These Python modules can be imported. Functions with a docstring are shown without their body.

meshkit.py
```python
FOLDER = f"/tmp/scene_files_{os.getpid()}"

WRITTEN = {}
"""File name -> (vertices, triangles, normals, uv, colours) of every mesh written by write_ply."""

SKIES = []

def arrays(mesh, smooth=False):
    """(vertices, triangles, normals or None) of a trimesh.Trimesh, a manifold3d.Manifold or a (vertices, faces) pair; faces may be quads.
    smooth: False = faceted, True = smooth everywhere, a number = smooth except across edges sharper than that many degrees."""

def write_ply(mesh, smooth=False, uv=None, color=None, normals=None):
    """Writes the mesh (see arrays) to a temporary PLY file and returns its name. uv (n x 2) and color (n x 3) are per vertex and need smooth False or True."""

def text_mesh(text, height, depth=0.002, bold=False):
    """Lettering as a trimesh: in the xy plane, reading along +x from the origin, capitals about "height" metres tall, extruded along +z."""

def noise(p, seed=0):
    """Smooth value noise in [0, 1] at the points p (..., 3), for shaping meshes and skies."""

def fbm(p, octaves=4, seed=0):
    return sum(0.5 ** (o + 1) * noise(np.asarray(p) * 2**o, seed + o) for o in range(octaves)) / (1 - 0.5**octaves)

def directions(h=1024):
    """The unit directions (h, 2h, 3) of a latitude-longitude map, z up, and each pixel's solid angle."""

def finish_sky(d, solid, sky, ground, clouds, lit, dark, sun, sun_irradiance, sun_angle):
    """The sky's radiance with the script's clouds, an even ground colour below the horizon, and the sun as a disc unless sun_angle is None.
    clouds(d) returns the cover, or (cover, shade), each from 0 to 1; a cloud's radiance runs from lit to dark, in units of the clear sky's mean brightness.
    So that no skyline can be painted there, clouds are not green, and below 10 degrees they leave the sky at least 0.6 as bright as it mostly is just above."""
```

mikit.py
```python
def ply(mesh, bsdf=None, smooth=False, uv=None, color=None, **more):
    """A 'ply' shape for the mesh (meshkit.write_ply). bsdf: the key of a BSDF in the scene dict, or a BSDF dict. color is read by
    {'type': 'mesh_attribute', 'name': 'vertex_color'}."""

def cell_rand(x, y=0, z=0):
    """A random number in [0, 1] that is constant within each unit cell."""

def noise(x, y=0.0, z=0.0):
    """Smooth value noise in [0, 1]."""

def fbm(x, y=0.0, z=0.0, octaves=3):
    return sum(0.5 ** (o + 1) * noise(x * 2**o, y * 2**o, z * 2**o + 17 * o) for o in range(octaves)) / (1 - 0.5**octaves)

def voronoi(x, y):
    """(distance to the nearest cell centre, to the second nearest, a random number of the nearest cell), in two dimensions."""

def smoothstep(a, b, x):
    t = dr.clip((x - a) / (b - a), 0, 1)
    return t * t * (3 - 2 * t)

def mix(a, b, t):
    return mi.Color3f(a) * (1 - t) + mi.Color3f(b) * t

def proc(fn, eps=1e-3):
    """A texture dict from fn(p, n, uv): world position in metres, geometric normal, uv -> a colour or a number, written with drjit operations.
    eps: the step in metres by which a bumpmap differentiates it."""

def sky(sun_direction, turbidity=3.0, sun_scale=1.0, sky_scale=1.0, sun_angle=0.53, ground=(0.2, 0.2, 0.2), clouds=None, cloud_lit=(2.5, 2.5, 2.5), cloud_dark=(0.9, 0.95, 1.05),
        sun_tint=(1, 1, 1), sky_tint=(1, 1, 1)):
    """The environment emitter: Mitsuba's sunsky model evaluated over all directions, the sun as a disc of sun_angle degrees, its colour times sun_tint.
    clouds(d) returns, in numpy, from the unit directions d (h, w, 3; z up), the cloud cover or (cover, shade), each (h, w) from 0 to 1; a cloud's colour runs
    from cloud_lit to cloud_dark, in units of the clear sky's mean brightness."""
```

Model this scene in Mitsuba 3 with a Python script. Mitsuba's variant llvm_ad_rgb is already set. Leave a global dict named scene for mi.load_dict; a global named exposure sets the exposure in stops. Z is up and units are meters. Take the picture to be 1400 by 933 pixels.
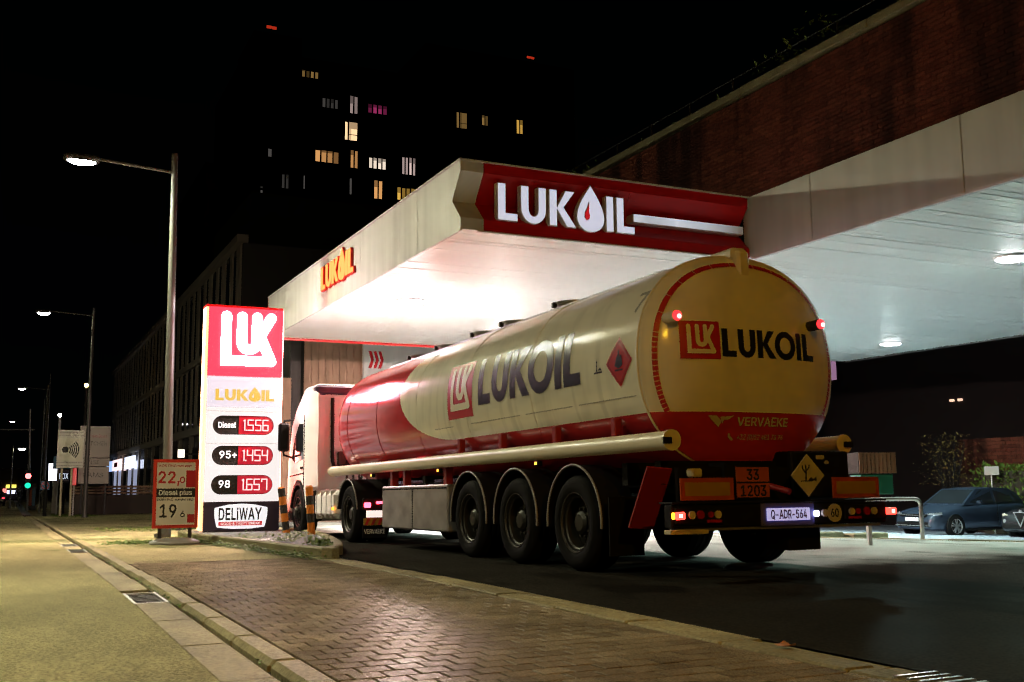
import math, random
import numpy as np, trimesh, mitsuba as mi, drjit as dr, mikit, meshkit
from mikit import noise, fbm, voronoi, cell_rand, smoothstep, mix
from shapely.geometry import Polygon, MultiPolygon, Point, LineString, box as sbox
from shapely.ops import unary_union
from shapely import affinity

# ------------------------------------------------------------------ camera, sky, exposure
T = mi.ScalarTransform4f
scene, labels = {}, {}
exposure = 0.0
CAM_H, YAW, PIT, ROL, FPX = 0.8967, 0.4459, 0.1347, -0.0083, 1438.13
_F = np.array([math.sin(YAW) * math.cos(PIT), math.cos(YAW) * math.cos(PIT), math.sin(PIT)])
_R = np.array([math.cos(YAW), -math.sin(YAW), 0.0])
_U = np.cross(_R, _F)
_U2 = -_R * math.sin(ROL) + _U * math.cos(ROL)
scene['camera'] = {'type': 'perspective', 'fov': math.degrees(2 * math.atan(700 / FPX)), 'fov_axis': 'x', 'near_clip': 0.05, 'far_clip': 3000.0,
                   'to_world': T().look_at(origin=[0, 0, CAM_H], target=[float(v) for v in _F + [0, 0, CAM_H]], up=[float(v) for v in _U2])}
scene['sky'] = {**mikit.sky([0.3, -0.6, 0.5], turbidity=3, sun_scale=0.0, sky_scale=0.0035, sky_tint=(1.0, 0.9, 0.8), ground=(0.02, 0.02, 0.02)), 'sampling_weight': 2.0}


def E(rgb, k=1.0, w=1.0):
    """A lamp's light: colour times strength; w is how often the renderer samples it."""
    return {'type': 'area', 'radiance': {'type': 'rgb', 'value': [float(c * k) for c in rgb]}, 'sampling_weight': float(w)}


# ------------------------------------------------------------------ materials
def rgb(c):
    return {'type': 'rgb', 'value': [float(x) for x in c]} if not isinstance(c, dict) else c


def prin(key, col, rough=0.5, metal=0.0, spec=0.5, coat=0.0, bump=None, bscale=0.002, rtex=None, **k):
    d = {'type': 'principled', 'base_color': rgb(col), 'roughness': rtex if rtex else rough, 'metallic': metal, 'specular': spec, **k}
    if coat:
        d['clearcoat'] = coat
        d['clearcoat_gloss'] = 0.9
    if bump is not None:
        d = {'type': 'bumpmap', 'tex': mikit.proc(bump, eps=2e-3), 'scale': bscale, 'bsdf': d}
    scene[key] = {'type': 'twosided', 'bsdf': d}
    return key


def damp(key, col, gloss, rough, spec, bump, bscale, rtex=None):
    """Rough mineral ground with a thin damp sheen: mostly diffuse, a share of it glossy."""
    g = {'type': 'principled', 'base_color': col, 'roughness': rtex if rtex else rough, 'specular': spec}
    d = {'type': 'blendbsdf', 'weight': gloss, 'a': {'type': 'diffuse', 'reflectance': col}, 'b': g}
    scene[key] = {'type': 'twosided', 'bsdf': {'type': 'bumpmap', 'tex': mikit.proc(bump, eps=2e-3), 'scale': bscale, 'bsdf': d}}


def asphalt_col(p, n, uv):
    g = noise(p.x * 90, p.y * 90, 3)
    big = fbm(p.x * 0.7, p.y * 0.35, 1.0, 4)
    crack = fbm(p.x * 4.0, p.y * 2.0, 9.0, 3)
    base = mix((0.13, 0.117, 0.056), (0.38, 0.34, 0.17), g)
    return base * (0.55 + 0.8 * big) * (0.8 + 0.35 * crack)


def asphalt_bump(p, n, uv):
    return noise(p.x * 90, p.y * 90, 3) * 0.8 + noise(p.x * 35, p.y * 35, 5) * 0.6


def walk_col(p, n, uv):
    g = noise(p.x * 70, p.y * 70, 3)
    big = fbm(p.x * 1.1, p.y * 0.5, 7.0, 4)
    moss = smoothstep(0.55, 0.8, fbm(p.x * 2.3, p.y * 1.2, 4.0, 4))
    base = mix((0.16, 0.145, 0.072), (0.32, 0.29, 0.15), g) * (0.5 + 0.9 * big)
    return base * (1 - moss * 0.35)


def fore_col(p, n, uv):
    g = noise(p.x * 80, p.y * 80, 3)
    stain = fbm(p.x * 0.8, p.y * 0.8, 2.0, 4)
    oil = smoothstep(0.55, 0.75, fbm(p.x * 2.0, p.y * 0.9, 11.0, 3))
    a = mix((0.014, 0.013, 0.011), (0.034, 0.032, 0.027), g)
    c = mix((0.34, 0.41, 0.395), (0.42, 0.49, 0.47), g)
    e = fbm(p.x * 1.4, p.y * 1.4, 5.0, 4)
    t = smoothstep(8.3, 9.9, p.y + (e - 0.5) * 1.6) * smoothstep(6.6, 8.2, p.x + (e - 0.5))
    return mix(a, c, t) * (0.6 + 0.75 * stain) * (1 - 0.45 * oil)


def fore_rough(p, n, uv):
    return 0.3 + 0.25 * fbm(p.x * 0.9, p.y * 0.6, 3.0, 3)


def fore_bump(p, n, uv):
    return noise(p.x * 60, p.y * 60, 3) * 0.7 + fbm(p.x * 6, p.y * 6, 5, 2)


def lot_col(p, n, uv):
    g = noise(p.x * 40, p.y * 40, 3)
    return mix((0.20, 0.23, 0.29), (0.27, 0.30, 0.37), g) * (0.6 + 0.7 * fbm(p.x * 0.5, p.y * 0.5, 3, 3))


def paver_fn(tone):
    def f(p, n, uv):
        g = noise(p.x * 130, p.y * 130, 2)
        d = fbm(p.x * 3.0, p.y * 3.0, 2.0, 4)
        w = fbm(p.x * 0.8, p.y * 0.8, 6.0, 3)
        return mi.Color3f(*tone) * (0.55 + 0.55 * g) * (0.55 + 0.5 * d) * (0.6 + 0.8 * w)
    return f


def paver_bump(p, n, uv):
    return noise(p.x * 110, p.y * 110, 2) + 2.0 * fbm(p.x * 18, p.y * 18, 4, 2)


def paver_rough(p, n, uv):
    return 0.21 + 0.18 * fbm(p.x * 1.7, p.y * 1.1, 8.0, 3)


def concrete_col(p, n, uv):
    return mi.Color3f(0.29, 0.26, 0.145) * (0.6 + 0.35 * noise(p.x * 60, p.y * 60, p.z * 60)) * (0.45 + 0.85 * fbm(p.x * 2.5, p.y * 1.6, p.z * 3, 4))


def gutter_col(p, n, uv):
    return mi.Color3f(0.27, 0.23, 0.12) * (0.6 + 0.5 * noise(p.x * 60, p.y * 60, p.z * 60)) * (0.4 + 1.0 * fbm(p.x * 2.5, p.y * 1.6, p.z * 3, 4))


def brick_fn(tone):
    def f(p, n, uv):
        g = noise(p.x * 60, p.y * 60, p.z * 60)
        streak = fbm(p.y * 2.2, p.z * 0.25, 3.0, 4)
        return mi.Color3f(*tone) * (0.65 + 0.6 * g) * (0.25 + 1.2 * smoothstep(0.28, 0.72, streak))
    return f


def white_panel(p, n, uv):
    d = fbm(p.x * 0.8, p.y * 0.8, p.z * 0.35, 4)
    drip = fbm(p.x * 5 + p.y * 5, p.z * 0.5, 2.0, 3)
    return mi.Color3f(0.66, 0.66, 0.64) * (0.82 + 0.18 * d) * (0.86 + 0.2 * drip)


def clad_col(p, n, uv):
    return mi.Color3f(0.30, 0.19, 0.13) * (0.6 + 0.6 * fbm(p.x * 9, p.y * 9, p.z * 0.9, 3))


# the trailer's own frame: s to the right, l forwards, u upwards
TO = np.array([6.578, 9.672, 0.0])
_pt, _yw = 0.0116, -0.007
TF = trimesh.transformations.translation_matrix(TO) @ trimesh.transformations.rotation_matrix(_yw, [0, 0, 1]) @ trimesh.transformations.rotation_matrix(-_pt, [1, 0, 0])
TI = np.linalg.inv(TF)


def tank_col(p, n, uv):
    s = p.x * float(TI[0, 0]) + p.y * float(TI[0, 1]) + p.z * float(TI[0, 2]) + float(TI[0, 3])
    l = p.x * float(TI[1, 0]) + p.y * float(TI[1, 1]) + p.z * float(TI[1, 2]) + float(TI[1, 3])
    u = p.x * float(TI[2, 0]) + p.y * float(TI[2, 1]) + p.z * float(TI[2, 2]) + float(TI[2, 3])
    # the cream field ends forwards in a rounded nose
    du = (u - 2.46) / 0.92
    nose = 3.55 + 2.25 * dr.sqrt(dr.maximum(1 - du * du, 0.0))
    nose = dr.select(u > 2.46, 5.8 - 0.6 * (u - 2.46), nose)
    red = (u < 1.545) | (l > nose)
    dirt = fbm(s * 2 + 5, l * 1.6, u * 5, 4)
    low = smoothstep(0.5, 0.75, fbm(l * 5, u * 1.2, s * 3, 3))
    drip = smoothstep(0.52, 0.80, fbm(l * 7.0, u * 0.5, 4.0, 4)) * smoothstep(3.2, 1.9, u)
    cream = mi.Color3f(0.80, 0.76, 0.63) * (0.86 + 0.16 * dirt) * (1 - 0.10 * low) * (1 - 0.16 * drip)
    redc = mi.Color3f(0.48, 0.028, 0.036) * (0.75 + 0.35 * dirt)
    return dr.select(red, redc, cream)


def tank_rough(p, n, uv):
    return 0.09 + 0.10 * fbm(p.x * 2, p.y * 2, p.z * 2.5, 3)


def rubber_col(p, n, uv):
    return mi.Color3f(0.007, 0.0067, 0.0063) * (0.6 + 0.9 * fbm(p.x * 8, p.y * 8, p.z * 8, 3))


def leaf_col(p, n, uv):
    return mix((0.05, 0.10, 0.015), (0.14, 0.19, 0.03), cell_rand(p.x * 14, p.y * 14, p.z * 14))


def grime_metal(p, n, uv):
    d = fbm(p.x * 3, p.y * 3, p.z * 4, 4)
    return mi.Color3f(0.36, 0.34, 0.34) * (0.45 + 0.8 * d)


def rim_col(p, n, uv):
    d = fbm(p.x * 5, p.y * 5, p.z * 6, 4)
    return mi.Color3f(0.035, 0.032, 0.025) * (0.3 + 1.1 * d)


def gravel_col(p, n, uv):
    a, b, c = voronoi(p.x * 28, p.y * 28)
    return mix((0.06, 0.06, 0.068), (0.22, 0.21, 0.23), c) * (0.4 + 1.2 * smoothstep(0.0, 0.3, b - a))


P = mikit.proc
damp('asphalt', P(asphalt_col), 0.12, 0.5, 0.4, asphalt_bump, 0.004)
damp('footway', P(walk_col), 0.12, 0.5, 0.4, asphalt_bump, 0.003)
damp('forecourt_mat', P(fore_col), 0.03, 0.4, 0.5, fore_bump, 0.002, P(fore_rough))
prin('lot_mat', P(lot_col), 0.6)
pb, pr = P(paver_bump), P(paver_rough)
for i, tone in enumerate([(0.265, 0.208, 0.138), (0.215, 0.168, 0.112), (0.31, 0.25, 0.168)]):
    damp(f'paver_{i}', P(paver_fn(tone)), 0.075, 0.4, 0.5, paver_bump, 0.0008, pr)
prin('joint_sand', (0.035, 0.03, 0.02), 0.9, spec=0.1)
prin('concrete', P(concrete_col), 0.65, spec=0.35, bump=asphalt_bump, bscale=0.002)
for i, tone in enumerate([(0.085, 0.022, 0.014), (0.065, 0.017, 0.011), (0.105, 0.030, 0.018)]):
    prin(f'brick_{i}', P(brick_fn(tone)), 0.85, spec=0.15)
prin('mortar', (0.03, 0.018, 0.013), 0.9, spec=0.1)
prin('white_panel', P(white_panel), 0.42, spec=0.4)
prin('soffit_white', (0.80, 0.80, 0.76), 0.38, spec=0.45)
prin('red_panel', (0.46, 0.005, 0.006), 0.45, spec=0.2)
prin('clad_brown', P(clad_col), 0.6, spec=0.3)
prin('tank_paint', P(tank_col), rtex=P(tank_rough), spec=0.35, coat=0.25)
prin('cream_paint', (0.70, 0.64, 0.48), 0.35, spec=0.5)
prin('red_paint', (0.26, 0.014, 0.012), 0.35, spec=0.5)
prin('decal_navy', (0.012, 0.014, 0.03), 0.3, spec=0.5)
prin('decal_red', (0.46, 0.02, 0.03), 0.3, spec=0.5)
prin('decal_cream', (0.75, 0.70, 0.56), 0.3, spec=0.5)
prin('decal_grey', (0.32, 0.31, 0.27), 0.4)
prin('decal_pale', (0.50, 0.46, 0.36), 0.4)
prin('black_plastic', (0.018, 0.018, 0.018), 0.5, spec=0.4)
prin('chassis_black', (0.007, 0.0065, 0.0065), 0.55, spec=0.15)
prin('rubber', P(rubber_col), 0.8, spec=0.08)
prin('rim_steel', P(rim_col), 0.5, metal=0.5)
prin('box_steel', P(grime_metal), 0.42, metal=0.55)
prin('galvanised', (0.46, 0.46, 0.45), 0.4, metal=0.8)
prin('steel_bright', (0.62, 0.62, 0.60), 0.22, metal=0.95)
prin('orange_reflect', (0.40, 0.06, 0.008), 0.45)
prin('amber_reflect', (0.34, 0.20, 0.02), 0.45)
prin('orange_plate', (0.38, 0.075, 0.012), 0.5)
prin('red_lens', (0.35, 0.01, 0.01), 0.2, spec=0.6)
prin('clear_lens', (0.55, 0.5, 0.42), 0.2, spec=0.6)
prin('cab_white', (0.72, 0.70, 0.68), 0.3, spec=0.5, coat=0.5)
prin('glass_dark', (0.012, 0.014, 0.017), 0.06, spec=0.7)
prin('white_plastic', (0.72, 0.72, 0.70), 0.45)
prin('sign_white', (0.66, 0.63, 0.56), 0.5)
prin('sign_grey', (0.42, 0.36, 0.33), 0.5)
prin('sign_blue', (0.03, 0.12, 0.26), 0.45)
prin('navy_panel', (0.035, 0.025, 0.055), 0.4)
prin('ink_black', (0.012, 0.012, 0.012), 0.5)
prin('ink_grey', (0.12, 0.11, 0.10), 0.5)
prin('hazard_orange', (0.72, 0.22, 0.02), 0.5)
prin('hazard_black', (0.02, 0.018, 0.016), 0.5)
prin('frame_red', (0.55, 0.03, 0.02), 0.4)
prin('tower_dark', (0.022, 0.017, 0.017), 0.8, spec=0.1)
prin('facade_fin', (0.19, 0.17, 0.14), 0.6)
prin('facade_dark', (0.022, 0.021, 0.02), 0.6)
prin('wood', P(clad_col), 0.7, spec=0.2)
prin('green_metal', (0.01, 0.16, 0.11), 0.4)
prin('leaf', P(leaf_col), 0.6, spec=0.3)
prin('dry_leaf', (0.42, 0.15, 0.03), 0.7)
prin('gravel_mat', P(gravel_col), 0.6)
prin('soil', (0.05, 0.04, 0.03), 0.9, spec=0.1)
prin('car_blue', (0.026, 0.038, 0.065), 0.25, metal=0.5, coat=1.0)
prin('car_black', (0.010, 0.010, 0.013), 0.2, spec=0.6, coat=1.0)
prin('alloy', (0.55, 0.56, 0.58), 0.3, metal=0.85)
prin('cloth_dark', (0.012, 0.012, 0.014), 0.9)
prin('skin', (0.4, 0.25, 0.18), 0.6)
prin('lamp_black', (0.05, 0.05, 0.05), 0.5)


# ------------------------------------------------------------------ helpers
def free(key):
    if key not in scene and key not in labels:
        return key
    i = 1
    while f'{key}_{i:03d}' in scene or f'{key}_{i:03d}' in labels:
        i += 1
    return f'{key}_{i:03d}'


def cat_(ms):
    ms = [m for m in ms if m is not None]
    return ms[0] if len(ms) == 1 else trimesh.util.concatenate(ms)


def put(key, mesh, mat, F=None, smooth=False, em=None, parent=None, **lab):
    if isinstance(mesh, list):
        mesh = cat_(mesh)
    if parent:
        key = parent + '__' + key
    key = free(key)
    if F is not None:
        mesh = mesh.copy()
        mesh.apply_transform(F)
    d = mikit.ply(mesh, mat, smooth=smooth)
    if em:
        d['emitter'] = em
    scene[key] = d
    if lab:
        labels[key] = lab
    return key


def thing(key, label, category, group=None):
    key = free(key)
    labels[key] = {'label': label, 'category': category, **({'group': group} if group else {})}
    return key


def B(x0, x1, y0, y1, z0, z1, bev=0.0):
    x0, x1, y0, y1, z0, z1 = min(x0, x1), max(x0, x1), min(y0, y1), max(y0, y1), min(z0, z1), max(z0, z1)
    if bev <= 0:
        m = trimesh.creation.box((x1 - x0, y1 - y0, z1 - z0))
        m.apply_translation(((x0 + x1) / 2, (y0 + y1) / 2, (z0 + z1) / 2))
        return m
    pts, c, h = [], np.array([(x0 + x1) / 2, (y0 + y1) / 2, (z0 + z1) / 2]), np.array([x1 - x0, y1 - y0, z1 - z0]) / 2
    bev = min(bev, h.min() * 0.98)
    for sx in (-1, 1):
        for sy in (-1, 1):
            for sz in (-1, 1):
                for k in range(3):
                    q = h - bev
                    q[k] = h[k]
                    pts.append(c + q * (sx, sy, sz))
    return trimesh.convex.convex_hull(np.array(pts))


def basis(d):
    d = np.asarray(d, float) / np.linalg.norm(d)
    a = np.cross(d, [0, 0, 1.0] if abs(d[2]) < 0.9 else [1.0, 0, 0])
    a /= np.linalg.norm(a)
    return a, np.cross(d, a), d


def cyl(p0, p1, r0, n=20, r1=None):
    p0, p1 = np.asarray(p0, float), np.asarray(p1, float)
    r1 = r0 if r1 is None else r1
    a, b, d = basis(p1 - p0)
    t = np.arange(n) * 2 * np.pi / n
    ring = np.cos(t)[:, None] * a + np.sin(t)[:, None] * b
    v = np.vstack([p0 + ring * r0, p1 + ring * r1, p0, p1])
    i = np.arange(n)
    j = (i + 1) % n
    f = np.vstack([np.stack([i, j, j + n], 1), np.stack([i, j + n, i + n], 1), np.stack([j, i, i * 0 + 2 * n], 1), np.stack([i + n, j + n, i * 0 + 2 * n + 1], 1)])
    return trimesh.Trimesh(v, f, process=False)


def tube(pts, r, n=10):
    pts = np.asarray(pts, float)
    t = np.gradient(pts, axis=0)
    t /= np.linalg.norm(t, axis=1, keepdims=True)
    a, b, _ = basis(t[0])
    rings = []
    for k in range(len(pts)):
        a = a - t[k] * (a @ t[k])
        a /= np.linalg.norm(a)
        b = np.cross(t[k], a)
        w = np.arange(n) * 2 * np.pi / n
        rr = r if np.isscalar(r) else r[k]
        rings.append(pts[k] + rr * (np.cos(w)[:, None] * a + np.sin(w)[:, None] * b))
    v = np.vstack(rings + [pts[:1], pts[-1:]])
    f, N = [], len(pts)
    for k in range(N - 1):
        for i in range(n):
            j = (i + 1) % n
            f += [[k * n + i, k * n + j, (k + 1) * n + j], [k * n + i, (k + 1) * n + j, (k + 1) * n + i]]
    for i in range(n):
        j = (i + 1) % n
        f += [[j, i, N * n], [(N - 1) * n + i, (N - 1) * n + j, N * n + 1]]
    return trimesh.Trimesh(v, np.array(f), process=False)


def bend(pts, rad=0.1, k=5):
    """A polyline with its corners rounded."""
    pts = [np.asarray(p, float) for p in pts]
    out = [pts[0]]
    for i in range(1, len(pts) - 1):
        a, b, c = pts[i - 1], pts[i], pts[i + 1]
        u, w = (a - b) / np.linalg.norm(a - b), (c - b) / np.linalg.norm(c - b)
        p0, p1 = b + u * rad, b + w * rad
        for t in np.linspace(0, 1, k):
            out.append((1 - t) ** 2 * p0 + 2 * t * (1 - t) * b + t * t * p1)
    out.append(pts[-1])
    return np.array(out)


def rev(profile, n=32):
    return trimesh.creation.revolve(np.asarray(profile, float), sections=n)


def along(axis, o=(0, 0, 0)):
    """A matrix that takes z to the axis."""
    a, b, d = basis(axis)
    M = np.eye(4)
    M[:3, 0], M[:3, 1], M[:3, 2], M[:3, 3] = a, b, d, o
    return M


def frame(o, right, up):
    r, u = np.asarray(right, float), np.asarray(up, float)
    r /= np.linalg.norm(r)
    u = u - r * (u @ r)
    u /= np.linalg.norm(u)
    M = np.eye(4)
    M[:3, 0], M[:3, 1], M[:3, 2], M[:3, 3] = r, u, np.cross(r, u), o
    return M


def geoms(p):
    return [g for g in getattr(p, 'geoms', [p]) if g.geom_type == 'Polygon' and g.area > 1e-9]


def ext(poly, d, z=0.0):
    ms = [trimesh.creation.extrude_polygon(g, d, engine='earcut') for g in geoms(poly)]
    m = cat_(ms)
    if z:
        m.apply_translation((0, 0, z))
    return m


def flat(poly, size=None):
    out = []
    for g in geoms(poly):
        v, f = trimesh.creation.triangulate_polygon(g, engine='earcut')
        m = trimesh.Trimesh(np.c_[v, np.zeros(len(v))], f, process=False)
        if np.cross(*(m.vertices[f[0][1:]] - m.vertices[f[0][0]]))[2] < 0:
            m.faces = m.faces[:, ::-1]
        if size:
            vv, ff = trimesh.remesh.subdivide_to_size(m.vertices, m.faces, size, max_iter=12)
            m = trimesh.Trimesh(vv, ff, process=False)
        out.append(m)
    return cat_(out)


def text(s, h, d=0.004, bold=False, width=None, center=False):
    m = meshkit.text_mesh(s, h, d, bold)
    lo, hi = m.bounds
    m.apply_translation((-lo[0], 0, 0))
    if width:
        m.apply_scale([width / (hi[0] - lo[0]), 1, 1])
    if center:
        m.apply_translation((-(m.bounds[1][0]) / 2, 0, 0))
    return m


def rrect(w, h, r, cx=0.0, cy=0.0):
    return affinity.translate(sbox(-w / 2 + r, -h / 2 + r, w / 2 - r, h / 2 - r).buffer(r, quad_segs=6), cx, cy)


def gz(x, y):
    return -0.0116 * np.clip(np.asarray(y, float) - 9.67, 0, 60)


def sheet(xs, ys, zfn):
    X, Y = np.meshgrid(xs, ys, indexing='ij')
    v = np.stack([X, Y, zfn(X, Y)], -1).reshape(-1, 3)
    n, m = X.shape
    i, j = np.meshgrid(np.arange(n - 1), np.arange(m - 1), indexing='ij')
    a = (i * m + j).ravel()
    f = np.vstack([np.stack([a, a + m, a + m + 1], 1), np.stack([a, a + m + 1, a + 1], 1)])
    return trimesh.Trimesh(v, f, process=False)


# ------------------------------------------------------------------ letters and emblems
def letters(drop=False):
    """The six wide capitals of the filling station's name, cap height 1: (polygon, x offset) joined; and the total width."""
    sw, out, x = 0.255, [], 0.0

    def add(p, w, gap=0.09):
        nonlocal x
        out.append(affinity.translate(p.buffer(0), x, 0))
        x += w + gap
    add(unary_union([sbox(0, 0, sw, 1), sbox(0, 0, 0.62, 0.215)]), 0.62)
    u = unary_union([sbox(0, 0.4, 0.8, 1), affinity.scale(Point(0.4, 0.4).buffer(1, quad_segs=12), 0.4, 0.415)])
    add(u.difference(unary_union([sbox(sw, 0.4, 0.8 - sw, 1.1), affinity.scale(Point(0.4, 0.4).buffer(1, quad_segs=12), 0.4 - sw, 0.2)])), 0.8)
    k = unary_union([sbox(0, 0, sw, 1), Polygon([(sw - 0.02, 0.5), (0.52, 1), (0.84, 1), (0.47, 0.53), (0.88, 0), (0.56, 0), (sw - 0.02, 0.48)])])
    add(k.buffer(0), 0.84, 0.02)
    if drop:
        t = np.linspace(0, 1, 15)
        side = [(0.48 - 0.62 * math.sin(a) * (0.5 - 0.5 * math.cos(a)) ** 0.62, 0.59 + 0.66 * math.cos(a)) for a in np.linspace(0.0, math.pi, 26)]
        teardrop = Polygon(side + [(0.96 - q[0], q[1]) for q in side[::-1]]).buffer(0)
        flame = Polygon([(0.34, 0.76), (0.29, 0.60), (0.21, 0.46), (0.20, 0.34), (0.26, 0.26), (0.34, 0.30), (0.355, 0.40), (0.32, 0.50), (0.33, 0.62)])
        add(teardrop.difference(affinity.translate(flame, 0.08, 0)), 0.94, 0.05)
    else:
        add(affinity.scale(Point(0.5, 0.5).buffer(1, quad_segs=16), 0.53, 0.52).difference(affinity.scale(Point(0.5, 0.5).buffer(1, quad_segs=16), 0.28, 0.30)), 1.0)
    add(sbox(0, 0, sw, 1), sw)
    add(unary_union([sbox(0, 0, sw, 1), sbox(0, 0, 0.62, 0.215)]), 0.62, 0)
    return out, x


def word(width, height, drop=False):
    ps, w = letters(drop)
    return [affinity.scale(p, width / w, height, origin=(0, 0)) for p in ps]


def emblem(size, fat=0.062):
    """The square's three nested letters as rounded bands, in a square of this size."""
    ls = [LineString([(0.2, 0.86), (0.2, 0.2), (0.86, 0.2)]),
          LineString([(0.43, 0.86), (0.43, 0.48)] + [(0.54 + 0.11 * math.cos(a), 0.48 - 0.11 * math.sin(a)) for a in np.linspace(math.pi, 0, 9)] + [(0.65, 0.48), (0.65, 0.86)][::1]),
          LineString([(0.86, 0.86), (0.70, 0.58), (0.87, 0.2)])]
    g = unary_union([l.buffer(fat, quad_segs=5, join_style=2 if i == 0 else 1, mitre_limit=2) for i, l in enumerate(ls)])
    return affinity.scale(g, size, size, origin=(0, 0))


SEG = {'a': (0, 1, 1, 1), 'b': (1, .5, 1, 1), 'c': (1, 0, 1, .5), 'd': (0, 0, 1, 0), 'e': (0, 0, 0, .5), 'f': (0, .5, 0, 1), 'g': (0, .5, 1, .5)}
DIG = {'1': 'bc', '4': 'fgbc', '5': 'afgcd', '6': 'afgedc', '7': 'fabc'}


def led_digits(s, h):
    """A price in lit segments; returns polygons in a box of height h."""
    out, x, w = [], 0.0, 0.5 * h
    for ch in s:
        if ch == '.':
            out.append(sbox(x - 0.11 * h, -0.062 * h, x + 0.02 * h, 0.068 * h))
            x += 0.10 * h
            continue
        ww = w if ch != '1' else 0.16 * h
        ls = []
        for k in DIG[ch]:
            a = SEG[k]
            if ch == '1':
                a = (1, a[1], 1, a[3])
            q = [(a[0] * ww, a[1] * h), (a[2] * ww, a[3] * h)]
            if ch == '7' and k == 'f':
                q = [(0, h), (0, 0.78 * h)]
            ls.append(LineString(q).buffer(0.062 * h, cap_style=1, quad_segs=3))
        if ch == '1':
            ls.append(LineString([(ww, h), (ww - 0.12 * h, h * 0.93)]).buffer(0.05 * h, quad_segs=3))
        out.append(affinity.translate(unary_union(ls), x, 0))
        x += ww + 0.22 * h
    return out, x - 0.22 * h
prin('cover_glass', (0.6, 0.6, 0.6), 0.2)
scene['cover_glass'] = {'type': 'thindielectric'}
prin('foot_grey', (0.5, 0.5, 0.49), 0.35)
prin('yellow_board', (0.6, 0.38, 0.03), 0.5)
prin('pole_paint', (0.11, 0.105, 0.10), 0.45, metal=0.3)
prin('wave_white', (0.72, 0.68, 0.56), 0.5)
prin('post_cream', (0.5, 0.44, 0.3), 0.5)
prin('wall_brown', (0.05, 0.035, 0.028), 0.7)
prin('lip_plastic', (0.20, 0.19, 0.18), 0.35)
prin('plate_ink', (0.06, 0.012, 0.03), 0.5)
prin('plate_blue', (0.10, 0.10, 0.35), 0.5)
prin('wall_pale', (0.68, 0.72, 0.74), 0.4)
prin('autumn_leaf', (0.16, 0.11, 0.03), 0.7)
prin('lit_sheet', (0.10, 0.09, 0.09), 0.5, spec=0.2)
prin('lit_red', (0.12, 0.003, 0.004), 0.5, spec=0.1)
prin('gutter_concrete', P(gutter_col), 0.7, spec=0.2)

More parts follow.
